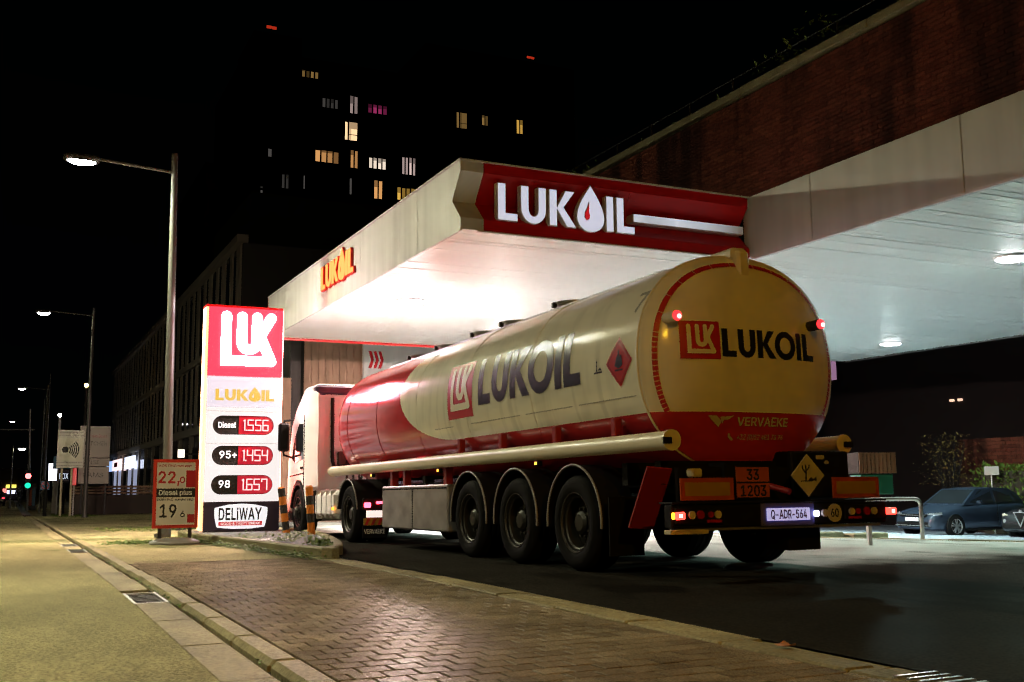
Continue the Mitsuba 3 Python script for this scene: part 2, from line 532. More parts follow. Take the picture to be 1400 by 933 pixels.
# ------------------------------------------------------------------ ground, road, footway
rng = np.random.default_rng(7)
ys_ground = np.concatenate([np.linspace(-60, 0, 7), np.linspace(4, 100, 49), np.linspace(120, 500, 10)])


def struct(key, mesh, mat, label, cat, **k):
    return put(key, mesh, mat, label=label, category=cat, kind='structure', **k)


struct('ground', sheet(np.concatenate([np.linspace(-300, -20, 8), np.linspace(-10, 60, 36), np.linspace(80, 300, 8)]), ys_ground,
                       lambda x, y: gz(x, y) - 0.12 - np.where(x > 9, 0.16 + 0.04 * (np.clip(x, 9, 60) - 9), 0)), 'lot_mat', 'bare dark ground under the whole site', 'ground')
struct('road', sheet([-14, -8, -4, -1, 0.95], ys_ground, lambda x, y: gz(x, y) - 0.012), 'asphalt', 'grey rough asphalt road along the kerb, lit yellow by the street lamps', 'road')
struct('footway', sheet([1.42, 2.5, 3.62, 8], ys_ground[ys_ground > 12], lambda x, y: gz(x, y) + 0.0), 'footway', 'worn asphalt footway between the road and the price sign', 'pavement')


def edge_x(y):
    return np.interp(y, [-60, -20, -2, 10.4, 14.3, 18, 400], [30, 22, 18, 13.9, 12.1, 12.0, 12.0])


def fore_sheet():
    ys = np.concatenate([np.linspace(-40, 2, 15), np.linspace(3, 34, 63)])
    v, cols = [], np.linspace(0, 1, 24)
    for y in ys:
        x0 = 3.98
        for c in cols:
            x = x0 + (edge_x(y) - x0) * c
            v.append((x, y, gz(x, y) + (0.004 if y > 12 else 0.0) - 0.004))
    n, m = len(ys), len(cols)
    i, j = np.meshgrid(np.arange(n - 1), np.arange(m - 1), indexing='ij')
    a = (i * m + j).ravel()
    f = np.vstack([np.stack([a, a + 1, a + m + 1], 1), np.stack([a, a + m + 1, a + m], 1)])
    return trimesh.Trimesh(np.array(v), f, process=False)


fs = fore_sheet()
fs.vertices[:, 2] += np.where(fs.vertices[:, 1] > 11.5, 0.006, 0)
struct('forecourt', fs, 'forecourt_mat', 'stained forecourt the tanker stands on, dark asphalt turning to pale concrete under the roof', 'forecourt')

# lower parking ground to the right of the forecourt edge
pys = np.linspace(-30, 60, 46)
pds = np.array([0.0, 0.02, 1, 3, 6, 10, 15, 20, 40, 80])
v = np.array([(edge_x(y) + 0.15 + d, y, gz(0, y) - 0.10 - 0.036 * min(d, 25)) for y in pys for d in pds])
i, j = np.meshgrid(np.arange(len(pys) - 1), np.arange(len(pds) - 1), indexing='ij')
a = (i * len(pds) + j).ravel()
m_ = len(pds)
struct('parking_ground', trimesh.Trimesh(v, np.vstack([np.stack([a, a + 1, a + m_ + 1], 1), np.stack([a, a + m_ + 1, a + m_], 1)]), process=False), 'lot_mat',
       'lower parking ground the two cars stand on', 'parking')


def lot_z(x, y):
    return gz(x, y) - 0.10 - 0.036 * np.clip(x - edge_x(y) - 0.15, 0, 25)


# the pale kerb at the forecourt's right edge
key = thing('forecourt_kerb', 'pale concrete kerb along the right edge of the forecourt by the hoop rail', 'kerb')
labels[key]['kind'] = 'structure'
ey = np.arange(6.0, 20.0, 1.0)
for y in ey:
    p, q = np.array([edge_x(y) - 0.02, y + 0.006]), np.array([edge_x(y + 1) - 0.02, y + 0.994])
    d = q - p
    L = np.linalg.norm(d)
    F = frame([p[0], p[1], float(gz(0, y + .5)) - 0.16], [d[0], d[1], 0], [-d[1], d[0], 0])
    put('stone', B(0, L, -0.16, 0, 0, 0.175, 0.012), 'concrete', F, parent=key)

# kerb stones and gutter slabs between road and footway
kerb = thing('kerb', 'low worn kerb of concrete stones between the road gutter and the pavers', 'kerb')
labels[kerb]['kind'] = 'structure'
gut = thing('gutter', 'flat concrete gutter strip along the road edge', 'gutter')
labels[gut]['kind'] = 'structure'
y = 2.5
drains = [9.35, 18.6, 20.9]
while y < 60:
    L = 1.0 if y < 30 else 4.0
    zc = float(gz(0, y + L / 2))
    F = frame([1.335 + rng.normal(0, 0.004), y + L / 2, zc - 0.12 + rng.normal(0, 0.002)], [1, rng.normal(0, 0.004), 0], [0, 1, 0])
    put('stone', B(-0.085, 0.085, -L / 2 + 0.006, L / 2 - 0.006, 0, 0.135, 0.03), 'gutter_concrete', F, parent=kerb)
    y += L
y = 2.7
while y < 60:
    L = 1.25 if y < 30 else 5.0
    if not any(abs(y + L / 2 - q) < 0.55 for q in drains):
        zc = float(gz(0, y + L / 2))
        F = frame([1.085, y + L / 2, zc - 0.12 + rng.normal(0, 0.0015)], [1, rng.normal(0, 0.003), 0], [0, 1, 0])
        put('slab', B(-0.13, 0.13, -L / 2 + 0.005, L / 2 - 0.005, 0, 0.106, 0.008), 'gutter_concrete', F, parent=gut)
    y += L
struct('gutter_bed', sheet([0.9, 1.43], np.linspace(0, 70, 30), lambda x, y: gz(x, y) - 0.045), 'joint_sand', 'dark dirty bed showing in the joints of the gutter', 'gutter')
for k, y in enumerate(drains):
    z = float(gz(0, y))
    g = thing('drain_cover', ['iron drain grate in the gutter nearest the camera', 'iron drain grate in the gutter, second from the camera', 'iron drain grate in the gutter, farthest along the road'][k], 'drain')
    put('frame', [B(0.95, 1.22, y - 0.45, y - 0.41, z - 0.06, z - 0.012), B(0.95, 1.22, y + 0.41, y + 0.45, z - 0.06, z - 0.012), B(0.95, 0.975, y - 0.41, y + 0.41, z - 0.06, z - 0.012), B(1.195, 1.22, y - 0.41, y + 0.41, z - 0.06, z - 0.012)], 'galvanised', parent=g)
    for q in np.arange(y - 0.37, y + 0.38, 0.105):
        put('bar', B(0.976, 1.194, q - 0.02, q + 0.02, z - 0.05, z - 0.02, 0.006), 'rim_steel', parent=g)

# the driveway pavers: nearest ones singly, the rest as one part
pav = struct('pavement', sheet([1.40, 2.5, 3.66], np.linspace(1.5, 16.5, 31), lambda x, y: gz(x, y) - 0.022), 'joint_sand', 'crossing of staggered square concrete pavers with dark sandy joints', 'pavement')


def paver_mesh(w, d):
    x, y, b = w / 2, d / 2, 0.0035
    v = np.array([(-x, -y, -0.06), (x, -y, -0.06), (x, y, -0.06), (-x, y, -0.06), (-x, -y, -b), (x, -y, -b), (x, y, -b), (-x, y, -b),
                  (-x + b, -y + b, 0), (x - b, -y + b, 0), (x - b, y - b, 0), (-x + b, y - b, 0)], float)
    f = [[8, 9, 10], [8, 10, 11]]
    for a, c in ((0, 4), (4, 8)):
        for i in range(4):
            j = (i + 1) % 4
            f += [[a + i, a + j, c + j], [a + i, c + j, c + i]]
    return trimesh.Trimesh(v, np.array(f), process=False)


PW, PD = 0.166, 0.156
full = paver_mesh(PW - 0.010, PD - 0.010)
plys = [mikit.ply(full, f'paver_{i}') for i in range(3)]
rest = {0: [], 1: [], 2: []}
spots = []
row = 0
y = 2.0
while y < 15.6:
    x = 1.43 + (PW / 2 if row % 2 else 0)
    if row % 2:
        spots.append((1.43 + PW / 4, y, 0.5))
    while x + PW < 3.64:
        spots.append((x + PW / 2, y, 1.0))
        x += PW
    if 3.64 - x > 0.05:
        spots.append((x + (3.64 - x) / 2, y, (3.64 - x) / PW))
    y += PD
    row += 1
seen = lambda x, y: y > 3.4 + 0.0 * x and (x * math.cos(YAW) - y * math.sin(YAW)) > -9
order = sorted([s for s in spots], key=lambda s: (s[0] * 0.4 + s[1]) + (100 if (s[1] * math.cos(YAW) + s[0] * math.sin(YAW)) < 4.75 else 0))
near = set(o for o in order if o[2] == 1.0)
picked = [o for o in order if o[2] == 1.0][:300]
pickset = set(picked)
sag = lambda x, y: 0.010 * (meshkit.fbm(np.array([[x * 0.8, y * 0.5, 1.0]]), 3, 4)[0] - 0.5)
for (x, y, w) in spots:
    z = float(gz(x, y)) - 0.001 + rng.normal(0, 0.0006) + sag(x, y)
    rx, ry, rz = rng.normal(0, 0.0022), rng.normal(0, 0.0022), rng.normal(0, 0.006)
    v = int(rng.choice(3, p=[.5, .28, .22]))
    M = trimesh.transformations.translation_matrix((x, y, z)) @ trimesh.transformations.euler_matrix(rx, ry, rz)
    if (x, y, w) in pickset:
        scene[free(pav + '__brick')] = {**plys[v], 'to_world': T(M.tolist())}
    else:
        m = full.copy() if w == 1.0 else paver_mesh(PW * w - 0.010, PD - 0.010)
        m.apply_transform(M)
        rest[v].append(m)
for v in rest:
    k = put('far_bricks', cat_(rest[v]), f'paver_{v}', parent=pav)
    labels[k] = {'kind': 'stuff', 'label': 'staggered concrete pavers farther up the crossing'}

# concrete edging strip between pavers and forecourt
strip = thing('edging_strip', 'strip of low concrete edging blocks between the pavers and the dark forecourt', 'edging')
labels[strip]['kind'] = 'structure'
y = 1.0
while y < 15.4:
    zc = float(gz(0, y + .5))
    for x0, x1, h in ((3.665, 3.86, 0.004), (3.875, 3.985, -0.006)):
        F = frame([(x0 + x1) / 2, y + 0.5, zc - 0.1 + h + rng.normal(0, 0.003)], [1, rng.normal(0, 0.006), 0], [0, 1, 0])
        put('block', B(-(x1 - x0) / 2, (x1 - x0) / 2, -0.494, 0.494, 0, 0.1, 0.012), 'gutter_concrete', F, parent=strip)
    y += 1.0
struct('edging_bed', sheet([3.62, 4.02], np.linspace(0, 16, 20), lambda x, y: gz(x, y) - 0.03), 'joint_sand', 'dark bed in the joints of the edging blocks', 'edging')
gk = thing('sewer_grate', 'iron sewer grate at the lower right edge of the pavers', 'drain')
for q in np.arange(3.3, 3.75, 0.07):
    put('bar', B(3.70, 3.96, q - 0.017, q + 0.017, -0.012, 0.016, 0.005), 'steel_bright', parent=gk)
lf = []
for k in range(7):
    a = k / 7 * 6.283
    lf.append([0.045 * (1 + 0.6 * (k % 2)) * math.cos(a), 0.034 * (1 + 0.6 * (k % 2)) * math.sin(a)])
lm = flat(Polygon(lf).buffer(0.01), 0.03)
lm.vertices[:, 2] = 0.012 + 0.03 * meshkit.noise(lm.vertices * 14)
put('fallen_leaf', lm, 'dry_leaf', frame([3.83, 4.62, 0.005], [1, 0.3, 0], [-0.3, 1, 0]), label='dry orange leaf lying on the edging strip', category='leaf')

# ------------------------------------------------------------------ planted island with the price sign
ISL = np.array([(3.72, 13.3), (4.12, 13.9), (4.6, 15.6), (5.05, 17.7), (5.55, 20.3), (5.75, 23.4), (3.25, 23.6), (3.18, 21.5), (3.45, 18), (3.58, 15)])
ip = Polygon(ISL).buffer(-0.06).buffer(0.06, quad_segs=4)
isl = thing('island_bed', 'raised bed of gravel and weeds in front of the price sign, edged with stone', 'bed')
inner = ip.buffer(-0.13)
def drape(m, off=0.0):
    m.vertices[:, 2] += gz(0, m.vertices[:, 1]) + off
    return m
put('gravel', drape(flat(inner, 0.3), 0.105), 'gravel_mat', parent=isl)
labels[isl]['kind'] = 'structure'
ring = np.array(ip.exterior.coords)
seg = LineString(ring)
Ltot = seg.length
nst = int(Ltot / 1.0)
for k in range(nst):
    a, b = seg.interpolate(k * Ltot / nst + 0.006), seg.interpolate((k + 1) * Ltot / nst - 0.006)
    d = np.array([b.x - a.x, b.y - a.y])
    L = np.linalg.norm(d)
    ccw = Polygon(ring).exterior.is_ccw
    nrm = np.array([-d[1], d[0]]) * (1 if ccw else -1)
    za, zb = float(gz(0, a.y)), float(gz(0, b.y))
    F = frame([a.x, a.y, za - 0.06], [d[0], d[1], zb - za], [nrm[0], nrm[1], 0])
    m = B(0, L, 0, 0.14, 0, 0.20, 0.02)
    if not ccw:
        F = frame([b.x, b.y, zb - 0.06], [-d[0], -d[1], za - zb], [nrm[0], nrm[1], 0])
        F = frame([b.x, b.y, zb - 0.06], [-d[0], -d[1], za - zb], [nrm[0], nrm[1], 0])
    put('kerb_stone', m, 'concrete', F, parent=isl)


def leaf_clump(pts, size, seed, up=0.6):
    r = np.random.default_rng(seed)
    v, f = [], []
    for p in pts:
        d = r.normal(0, 1, 3)
        d[2] = abs(d[2]) * up + 0.15
        d /= np.linalg.norm(d)
        a, b, c = basis(d)
        s = size * r.uniform(0.5, 1.4)
        k = len(v)
        v += [p - a * s * .28 + d * s * .4, p, p + a * s * .28 + d * s * .4, p + d * s + b * s * 0.25]
        f += [[k, k + 1, k + 2], [k, k + 2, k + 3]]
    return trimesh.Trimesh(np.array(v), np.array(f), process=False)


pts = []
for _ in range(900):       # weeds along the foot of the kerb towards the road
    t = rng.beta(1.1, 1.1)
    y = 13.2 + t * 8.5
    x = np.interp(y, [13.2, 15, 18, 21.7], [3.66, 3.52, 3.40, 3.13]) - abs(rng.normal(0, 0.07))
    for _ in range(4):
        pts.append(np.array([x + rng.normal(0, .03), y + rng.normal(0, .05), float(gz(x, y)) + abs(rng.normal(0, .03))]))
put('weeds', leaf_clump(pts, 0.042, 1), 'leaf', label='low green weeds along the foot of the island kerb', category='weeds', kind='stuff')
pts = []
for cx, cy, n, s in ((4.02, 14.5, 80, .16), (3.9, 16.6, 50, .18), (4.3, 16.0, 40, .15), (3.8, 18.4, 50, .2), (4.4, 17.5, 40, .2), (4.05, 14.9, 50, .14), (4.7, 19, 50, .3)):
    for _ in range(3 * n):
        x, y = cx + rng.normal(0, s * .6), cy + rng.normal(0, s * 2)
        if inner.contains(Point(x, y)):
            pts.append(np.array([x, y, float(gz(x, y)) + 0.11 + abs(rng.normal(0, .03))]))
put('bed_plants', leaf_clump(pts, 0.065, 2), 'leaf', label='scattered small green plants growing in the gravel bed', category='plants', kind='stuff')
pts = [np.array([rng.uniform(1.6, 3.0), 0, 0]) for _ in range(1)]
gp = []
for _ in range(900):
    x, y = rng.normal(2.2, .25), rng.normal(20.6, .35)
    gp.append(np.array([x, y, float(gz(x, y))]))
for _ in range(900):
    x, y = rng.uniform(2.2, 5.2), rng.normal(30, 1.2)
    gp.append(np.array([x, y, float(gz(x, y))]))
for _ in range(2500):
    x, y = rng.uniform(2.3, 4.2), rng.uniform(56, 66)
    gp.append(np.array([x, y, float(gz(x, y))]))
put('grass', leaf_clump(gp, 0.06, 3, 1.6), 'leaf', label='tufts of grass along the footway behind the signs', category='grass', kind='stuff')
mp = []
for _ in range(500):
    y = rng.uniform(4, 20)
    x = 1.235 + rng.normal(0, .012)
    if fbm_ok := meshkit.fbm(np.array([[0, y * .9, 3]]), 3, 9)[0] > 0.5:
        mp.append(np.array([x, y, float(gz(x, y)) - 0.014]))
put('gutter_moss', leaf_clump(mp, 0.03, 4), 'leaf', label='thin line of moss and weeds along the gutter joint', category='moss', kind='stuff')

# ------------------------------------------------------------------ station roof (left wing) and the ceiling under the brick block
XL, YF, XR, YB, ZB, ZT, XE = 6.38, 15.23, 12.22, 29.15, 5.0, 6.1, 26.0
can = thing('station_canopy', 'white flat forecourt roof with red lit front and long white side fascia', 'canopy')
rs = np.random.default_rng(5)
PL = 0.2


def plank(x0, x1, y0):
    m = B(x0, x1, y0 + 0.007, y0 + PL - 0.007, ZB + rs.normal(0, 0.0015), ZB + 0.03, 0.004)
    m.apply_transform(trimesh.transformations.rotation_matrix(rs.normal(0, 0.012), [1, 0, 0], [0, y0 + PL / 2, ZB]))
    m.apply_transform(trimesh.transformations.rotation_matrix(rs.normal(0, 0.0006), [0, 1, 0], [(x0 + x1) / 2, 0, ZB]))
    return m


n = int((YB - YF - 0.1) / PL)
for k in range(n):
    y0 = YF + 0.06 + k * PL
    put('soffit_plank', plank(XL + 0.03, XR - 0.0, y0), 'soffit_white', parent=can)
put('roof_deck', B(XL + 0.06, XR, YF + 0.45, YB - 0.06, ZB + 0.03, ZT - 0.06), 'galvanised', parent=can)
js = [YF + 0.0, 17.2, 20.6, 24.1, 27.0, YB]
prof = [(0.0, ZT), (0.0, 5.93), (0.36, 5.50), (0.0, 5.15), (0.0, 4.965)]           # (depth behind the front, height) of the folded front
for a, b in zip(js[:-1], js[1:]):
    if a == YF:
        poly = Polygon([(YF + d, z) for d, z in prof] + [(b - 0.006, 4.965), (b - 0.006, ZT)])
        m = ext(poly, 0.05)
        m.apply_transform(frame([XL, 0, 0], [0, 1, 0], [0, 0, 1]))
        put('side_panel', m, 'white_panel', parent=can)
    else:
        put('side_panel', B(XL, XL + 0.05, a + 0.006, b - 0.006, 4.965, ZT, 0.005), 'white_panel', parent=can)


def folded(x0, x1, off=0.0, th=0.03):
    pr = [(YF + d + off, z) for d, z in prof]
    poly = Polygon(pr + [(y + th, z) for y, z in pr[::-1]])
    m = ext(poly, x1 - x0)
    m.apply_transform(np.array([[0, 0, 1, x0], [1, 0, 0, 0], [0, 1, 0, 0], [0, 0, 0, 1.0]]))
    return m


put('front_end_panel', folded(XL + 0.052, 6.79, 0.003), 'white_panel', parent=can, label='white folded end panel of the roof front')
put('front_panel', folded(6.795, 9.6, 0.004), 'red_panel', parent=can, label='red folded front panel behind the big lit letters')
put('front_panel', folded(9.606, XR - 0.08, 0.004), 'red_panel', parent=can, label='red folded front panel behind the lit bar')
put('bottom_lip', B(XL + 0.3, XR - 0.1, YF - 0.02, YF + 0.05, 4.935, 4.962, 0.006), 'white_panel', parent=can)
put('top_cap', B(XL - 0.02, XR, YF - 0.02, YF + 0.5, ZT + 0.002, ZT + 0.03), 'white_panel', parent=can)
put('side_cap', B(XL - 0.025, XL + 0.09, YF + 0.5, YB, ZT + 0.002, ZT + 0.03), 'white_panel', parent=can)
put('side_drip', B(XL - 0.012, XL + 0.03, YF, YB, 4.93, 4.962), 'white_panel', parent=can)
put('back_panel', B(XL, XR, YB, YB + 0.05, 4.99, ZT), 'red_panel', parent=can, label='red rear fascia of the roof')
put('back_light_strip', B(XL + 0.1, XR, YB - 0.02, YB + 0.07, 4.95, 4.985), 'red_lens', em=E((1, .03, .04), 0.55, 0.6), parent=can, label='thin red light line along the rear edge')
for (x, z0, w) in [(11.9, 0, .6)]:
    put('column', B(x - w / 2, x + w / 2, 25.0, 25.6, -0.2, ZB - 0.002, 0.02), 'white_panel', parent=can)
put('column_head', B(11.5, 12.22, 24.85, 25.75, ZB - 0.16, ZB - 0.003, 0.01), 'soffit_white', parent=can)
# the name on the front
Yl = YF - 0.035
for p in word(2.63, 0.63, drop=True):
    put('front_letter', ext(p, 0.13), 'white_plastic', frame([7.02, Yl + 0.13, 5.165], [1, 0, 0], [0, 0, 1]), parent=can)
    q = p.buffer(-0.012)
    put('front_letter_face', ext(q, 0.006), 'white_plastic', frame([7.02, Yl - 0.001, 5.165], [1, 0, 0], [0, 0, 1]), em=E((0.60, 0.63, 0.80), 0.8, 0.7), parent=can)
dw = word(2.63, 0.63, drop=True)[3].bounds
fl = Polygon([(0.34, 0.76), (0.29, 0.60), (0.21, 0.46), (0.20, 0.34), (0.26, 0.26), (0.34, 0.30), (0.355, 0.40), (0.32, 0.50), (0.33, 0.62)])
fl = affinity.translate(affinity.scale(fl, 2.63 / letters(True)[1], 0.63, origin=(0, 0)), dw[0] + 0.046, 0).buffer(-0.004)
put('drop_flame', ext(fl, 0.02), 'decal_red', frame([7.02, Yl + 0.012, 5.165], [1, 0, 0], [0, 0, 1]), em=E((.38, .01, .015), 1, 0), parent=can, label='small red flame in the lit drop')
put('light_bar', B(9.70, 12.1, YF + 0.10, YF + 0.42, 5.425, 5.58, 0.01), 'white_plastic', parent=can)
nb = 20
for k in range(nb):
    a, b = 9.72 + k * 2.36 / nb, 9.72 + (k + 1) * 2.36 / nb
    g = float(np.interp(k, [0, 2, 5, 7, 9, 12, 16, 19], [.95, .72, .8, .98, .86, .7, .42, .10]))
    put('light_bar_face', B(a, b, YF + 0.085, YF + 0.097, 5.435, 5.57), 'white_plastic', em=E((0.52, 0.58, 0.68), 0.85 * g, 0.3), parent=can)
# the small neon name on the side
ps = word(2.5, 0.55, drop=True)
Fs = frame([XL - 0.06, 23.38, 5.31], [0, -1, 0], [0, 0, 1])
for p in ps:
    put('side_letter', ext(p.buffer(0.012), 0.05), 'red_panel', Fs @ trimesh.transformations.translation_matrix((0, 0, -0.055)), em=None, parent=can)
    put('side_letter_tube', ext(p.buffer(-0.012), 0.02), 'red_panel', Fs, em=E((1.0, 0.25, 0.06), 2.6, 0.6), parent=can)

# ceiling on the right with its fascia
ceil = thing('block_ceiling', 'wide pale plank ceiling with white fascia under the brick block at right', 'ceiling')
y, k = 5.2, 0
while y < 27.7:
    put('soffit_plank', plank(XR + 0.02, XE, y), 'soffit_white', parent=ceil)
    y += PL
for a, b in ((0.8, 4.05), (4.05, 7.23), (7.23, 10.41), (10.41, 13.59), (13.59, YF + 0.2)):
    put('fascia_panel', B(XR - 0.04, XR + 0.015, a + 0.006, b - 0.006, 4.965, 6.13, 0.006), 'white_panel', parent=ceil)
put('fascia_drip', B(XR - 0.055, XR + 0.02, 0.8, YF - 0.03, 4.935, 4.962), 'white_panel', parent=ceil)
put('edge_trim', B(XE + 0.002, XE + 0.05, 5.2, 27.7, 4.95, 5.2), 'facade_dark', parent=ceil)

# brick block above
blk = thing('brick_building', 'long red brick building with pale stone coping above the station ceiling', 'building')
put('wall', B(12.30, XE, 0.6, 40, 6.135, 8.14), 'mortar', parent=blk)
put('slab', B(12.31, XE - .01, 0.62, 28, 5.04, 6.133), 'facade_dark', parent=blk)
for a in np.arange(0.6, 40, 1.64):
    put('coping_stone', B(12.16, 12.62, a + 0.004, a + 1.636, 8.145, 8.30 + rs.normal(0, .002), 0.012), 'concrete', parent=blk)
brick = B(-0.045, 0.02, -0.105, 0.105, -0.0325, 0.0325)
bpl = [mikit.ply(brick, f'brick_{i}') for i in range(3)]
bspots = []
for c in range(26):
    z = 6.185 + c * 0.0755
    yy = 4.0 + (0.11 if c % 2 else 0)
    while yy < 27:
        bspots.append((yy, z))
        yy += 0.2205
vis = sorted([b for b in bspots if b[0] > 9.0], key=lambda b: b[0])
single = set(vis[:300])
brest = {0: [], 1: [], 2: []}
for (yy, z) in bspots:
    v = int(rs.choice(3, p=[.5, .3, .2]))
    x = 12.30 - 0.004 + rs.normal(0, 0.0025)
    if (yy, z) in single:
        scene[free(blk + '__brick')] = {**bpl[v], 'to_world': T().translate([x, yy, z])}
    else:
        m = brick.copy()
        m.apply_translation((x, yy, z))
        brest[v].append(m)
for v in brest:
    k = put('far_bricks', cat_(brest[v]), f'brick_{v}', parent=blk)
    labels[k] = {'kind': 'stuff', 'label': 'courses of red bricks farther along the wall'}
# roof edge railing and plants
rail = thing('roof_railing', 'thin dark railing with climbing plants on top of the brick building', 'railing')
for a in np.arange(9, 39, 1.5):
    put('post', cyl((12.9, a, 8.14), (12.9, a, 9.0), 0.022, 8), 'black_plastic', parent=rail)
for z in (8.55, 8.98):
    put('rail', cyl((12.9, 9, z), (12.9, 39, z), 0.018, 8), 'black_plastic', parent=rail)
pts = []
for _ in range(2600):
    y = rng.uniform(9, 39)
    h = meshkit.fbm(np.array([[0, y * 0.8, 2.0]]), 3, 5)[0]
    pts.append(np.array([12.75 + rng.normal(0, .1), y, 8.3 + rng.uniform(0, 1) ** 1.5 * 0.75 * max(h * 2 - .5, 0.1)]))
put('roof_plants', leaf_clump(pts, 0.13, 6), 'leaf', label='straggling plants along the roof edge of the brick building', category='plants', kind='stuff')

# lamps in the two ceilings
def ceiling_light(x, y, label, k, col, w=4.0, r=0.30, drop=0.14):
    t = thing('ceiling_light', label, 'ceiling light', None)
    put('housing', rev([(0, 0), (r + 0.03, 0), (r + 0.03, -0.03), (r, -0.035), (0, -0.035)][::-1], 36), 'white_plastic', trimesh.transformations.translation_matrix((x, y, ZB - 0.004)), parent=t)
    prof_ = [(r * math.cos(a), -0.036 - drop * math.sin(a)) for a in np.linspace(0, math.pi / 2, 8)]
    m = rev(prof_[::-1], 36)
    m.apply_translation((x, y, ZB - 0.004))
    if (m.triangles_center - m.vertices.mean(0))[:, 2].min() is not None:
        out = ((m.triangles_center - (np.array([x, y, ZB + .1]))) * m.face_normals).sum(1).mean()
        if out < 0:
            m.faces = m.faces[:, ::-1]
    put('lens', m, 'white_plastic', em=E(col, k, w), parent=t)


COOL, WARM = (0.66, 1.0, 0.80), (1.0, 0.86, 0.76)
ceiling_light(8.0, 22.0, 'glaring round lamp under the left roof wing above the tractor', 4900, (1.0, 0.68, 0.59), 12)
ceiling_light(16.7, 13.3, 'round lamp in the right ceiling nearest the frame edge', 560, COOL, 8, drop=0.05)
ceiling_light(23.8, 23.4, 'round lamp in the right ceiling far above the parked cars', 950, (.66, .97, .88), 5, drop=0.05)
ceiling_light(20.3, 23.4, 'round lamp in the right ceiling behind the tank end', 400, COOL, 5, drop=0.05)
ceiling_light(16.7, 23.4, 'round lamp in the right ceiling hidden behind the tank', 400, COOL, 5, drop=0.05)

# ------------------------------------------------------------------ station shop behind the roof
shop = thing('station_shop', 'brown clad shop wall with a white parapet sign of red chevrons behind the tanker', 'building')
put('wall', B(8.68, 26, 34.05, 40, -0.4, 6.4), 'facade_dark', parent=shop)
x = 8.66
while x < 14.6:
    put('cladding_plank', B(x + 0.005, x + 0.235, 33.97 + rs.normal(0, .004), 34.05, -0.3, 6.4, 0.006), 'clad_brown', parent=shop)
    x += 0.24
put('parapet_panel', B(10.62, 16.5, 33.80, 33.95, 4.35, 5.75, 0.01), 'white_panel', parent=shop)
for k in range(3):
    c = Polygon([(0, 0), (0.10, 0), (0.19, 0.29), (0.10, 0.58), (0, 0.58), (0.09, 0.29)])
    put('chevron', ext(affinity.translate(c, 0.17 * k, 0), 0.012), 'decal_red', frame([10.80, 33.795, 4.78], [1, 0, 0], [0, 0, 1]), parent=shop)
put('canopy_edge', B(8.62, 26, 33.7, 34.0, 3.3, 3.5), 'facade_dark', parent=shop)
for a in np.arange(15.2, 25, 1.6):
    f = put('window', B(a, a + 1.5, 33.98, 34.03, 0.3, 2.9), 'facade_dark', parent=shop)
    scene[f + '__pane'] = mikit.ply(B(a + .06, a + 1.44, 33.965, 33.985, 0.36, 2.84), 'glass_dark')
nb_ = thing('side_annex', 'narrow ochre panelled annex between the price sign and the brown wall', 'building')
put('wall', B(7.93, 8.30, 34.2, 38, -0.4, 4.4), 'clad_brown', parent=nb_)
put('dark_wing', B(8.302, 8.66, 34.4, 38, -0.4, 5.9), 'facade_dark', parent=nb_)

# ------------------------------------------------------------------ far apartment towers
WARMS = {'dim': (0.17, 0.10, 0.03), 'grey': (0.06, 0.055, 0.05), 'pink': (0.62, 0.46, 0.42), 'magenta': (0.34, 0.03, 0.12), 'warm': (0.95, 0.62, 0.33), 'orange': (0.62, 0.30, 0.10),
         'white': (0.85, 0.70, 0.55), 'amber': (0.60, 0.34, 0.06), 'violet': (0.24, 0.12, 0.34), 'blue': (0.012, 0.03, 0.10)}
tw = thing('apartment_tower', 'tall dark apartment tower at left with many scattered lit windows', 'building')
put('wall', B(27, 56, 140, 165, -0.7, 60.6), 'tower_dark', parent=tw)
put('wing_wall', B(22, 40, 140.8, 165, -0.7, 44), 'tower_dark', parent=tw)
put('wing_wall', B(57, 63, 146, 165, -0.7, 46), 'tower_dark', parent=tw)
put('roof_house', B(29, 36, 146, 158, 60.6, 66), 'tower_dark', parent=tw)
lit = [(34.5, 37.0, 57.7, 58.7, 'dim'), (37.5, 39.9, 53.7, 55.1, 'grey'), (41.5, 42.8, 53.4, 56.0, 'pink'), (44.2, 47.2, 53.9, 55.2, 'magenta'), (40.8, 42.8, 49.4, 52.1, 'warm'), (36.6, 40.1, 45.7, 47.4, 'orange'),
       (41.7, 42.9, 45.4, 48.0, 'orange'), (44.4, 47.1, 45.7, 47.3, 'white'), (49.4, 51.6, 45.4, 48.0, 'pink'), (45.2, 46.6, 41.3, 44.0, 'orange'), (48.7, 51.5, 41.5, 43.4, 'amber'), (44.6, 47.1, 37.9, 39.3, 'violet'),
       (32.0, 33.1, 41.3, 43.3, 'grey'), (35.0, 35.4, 41.5, 43.5, 'grey'), (41.6, 42.1, 41.5, 43.9, 'grey'), (32.3, 34.5, 34.8, 35.4, 'white'), (34.7, 36.2, 34.1, 35.5, 'warm'), (30.0, 30.7, 45.5, 46.7, 'grey'), (29.1, 29.6, 40.3, 41.2, 'grey')]


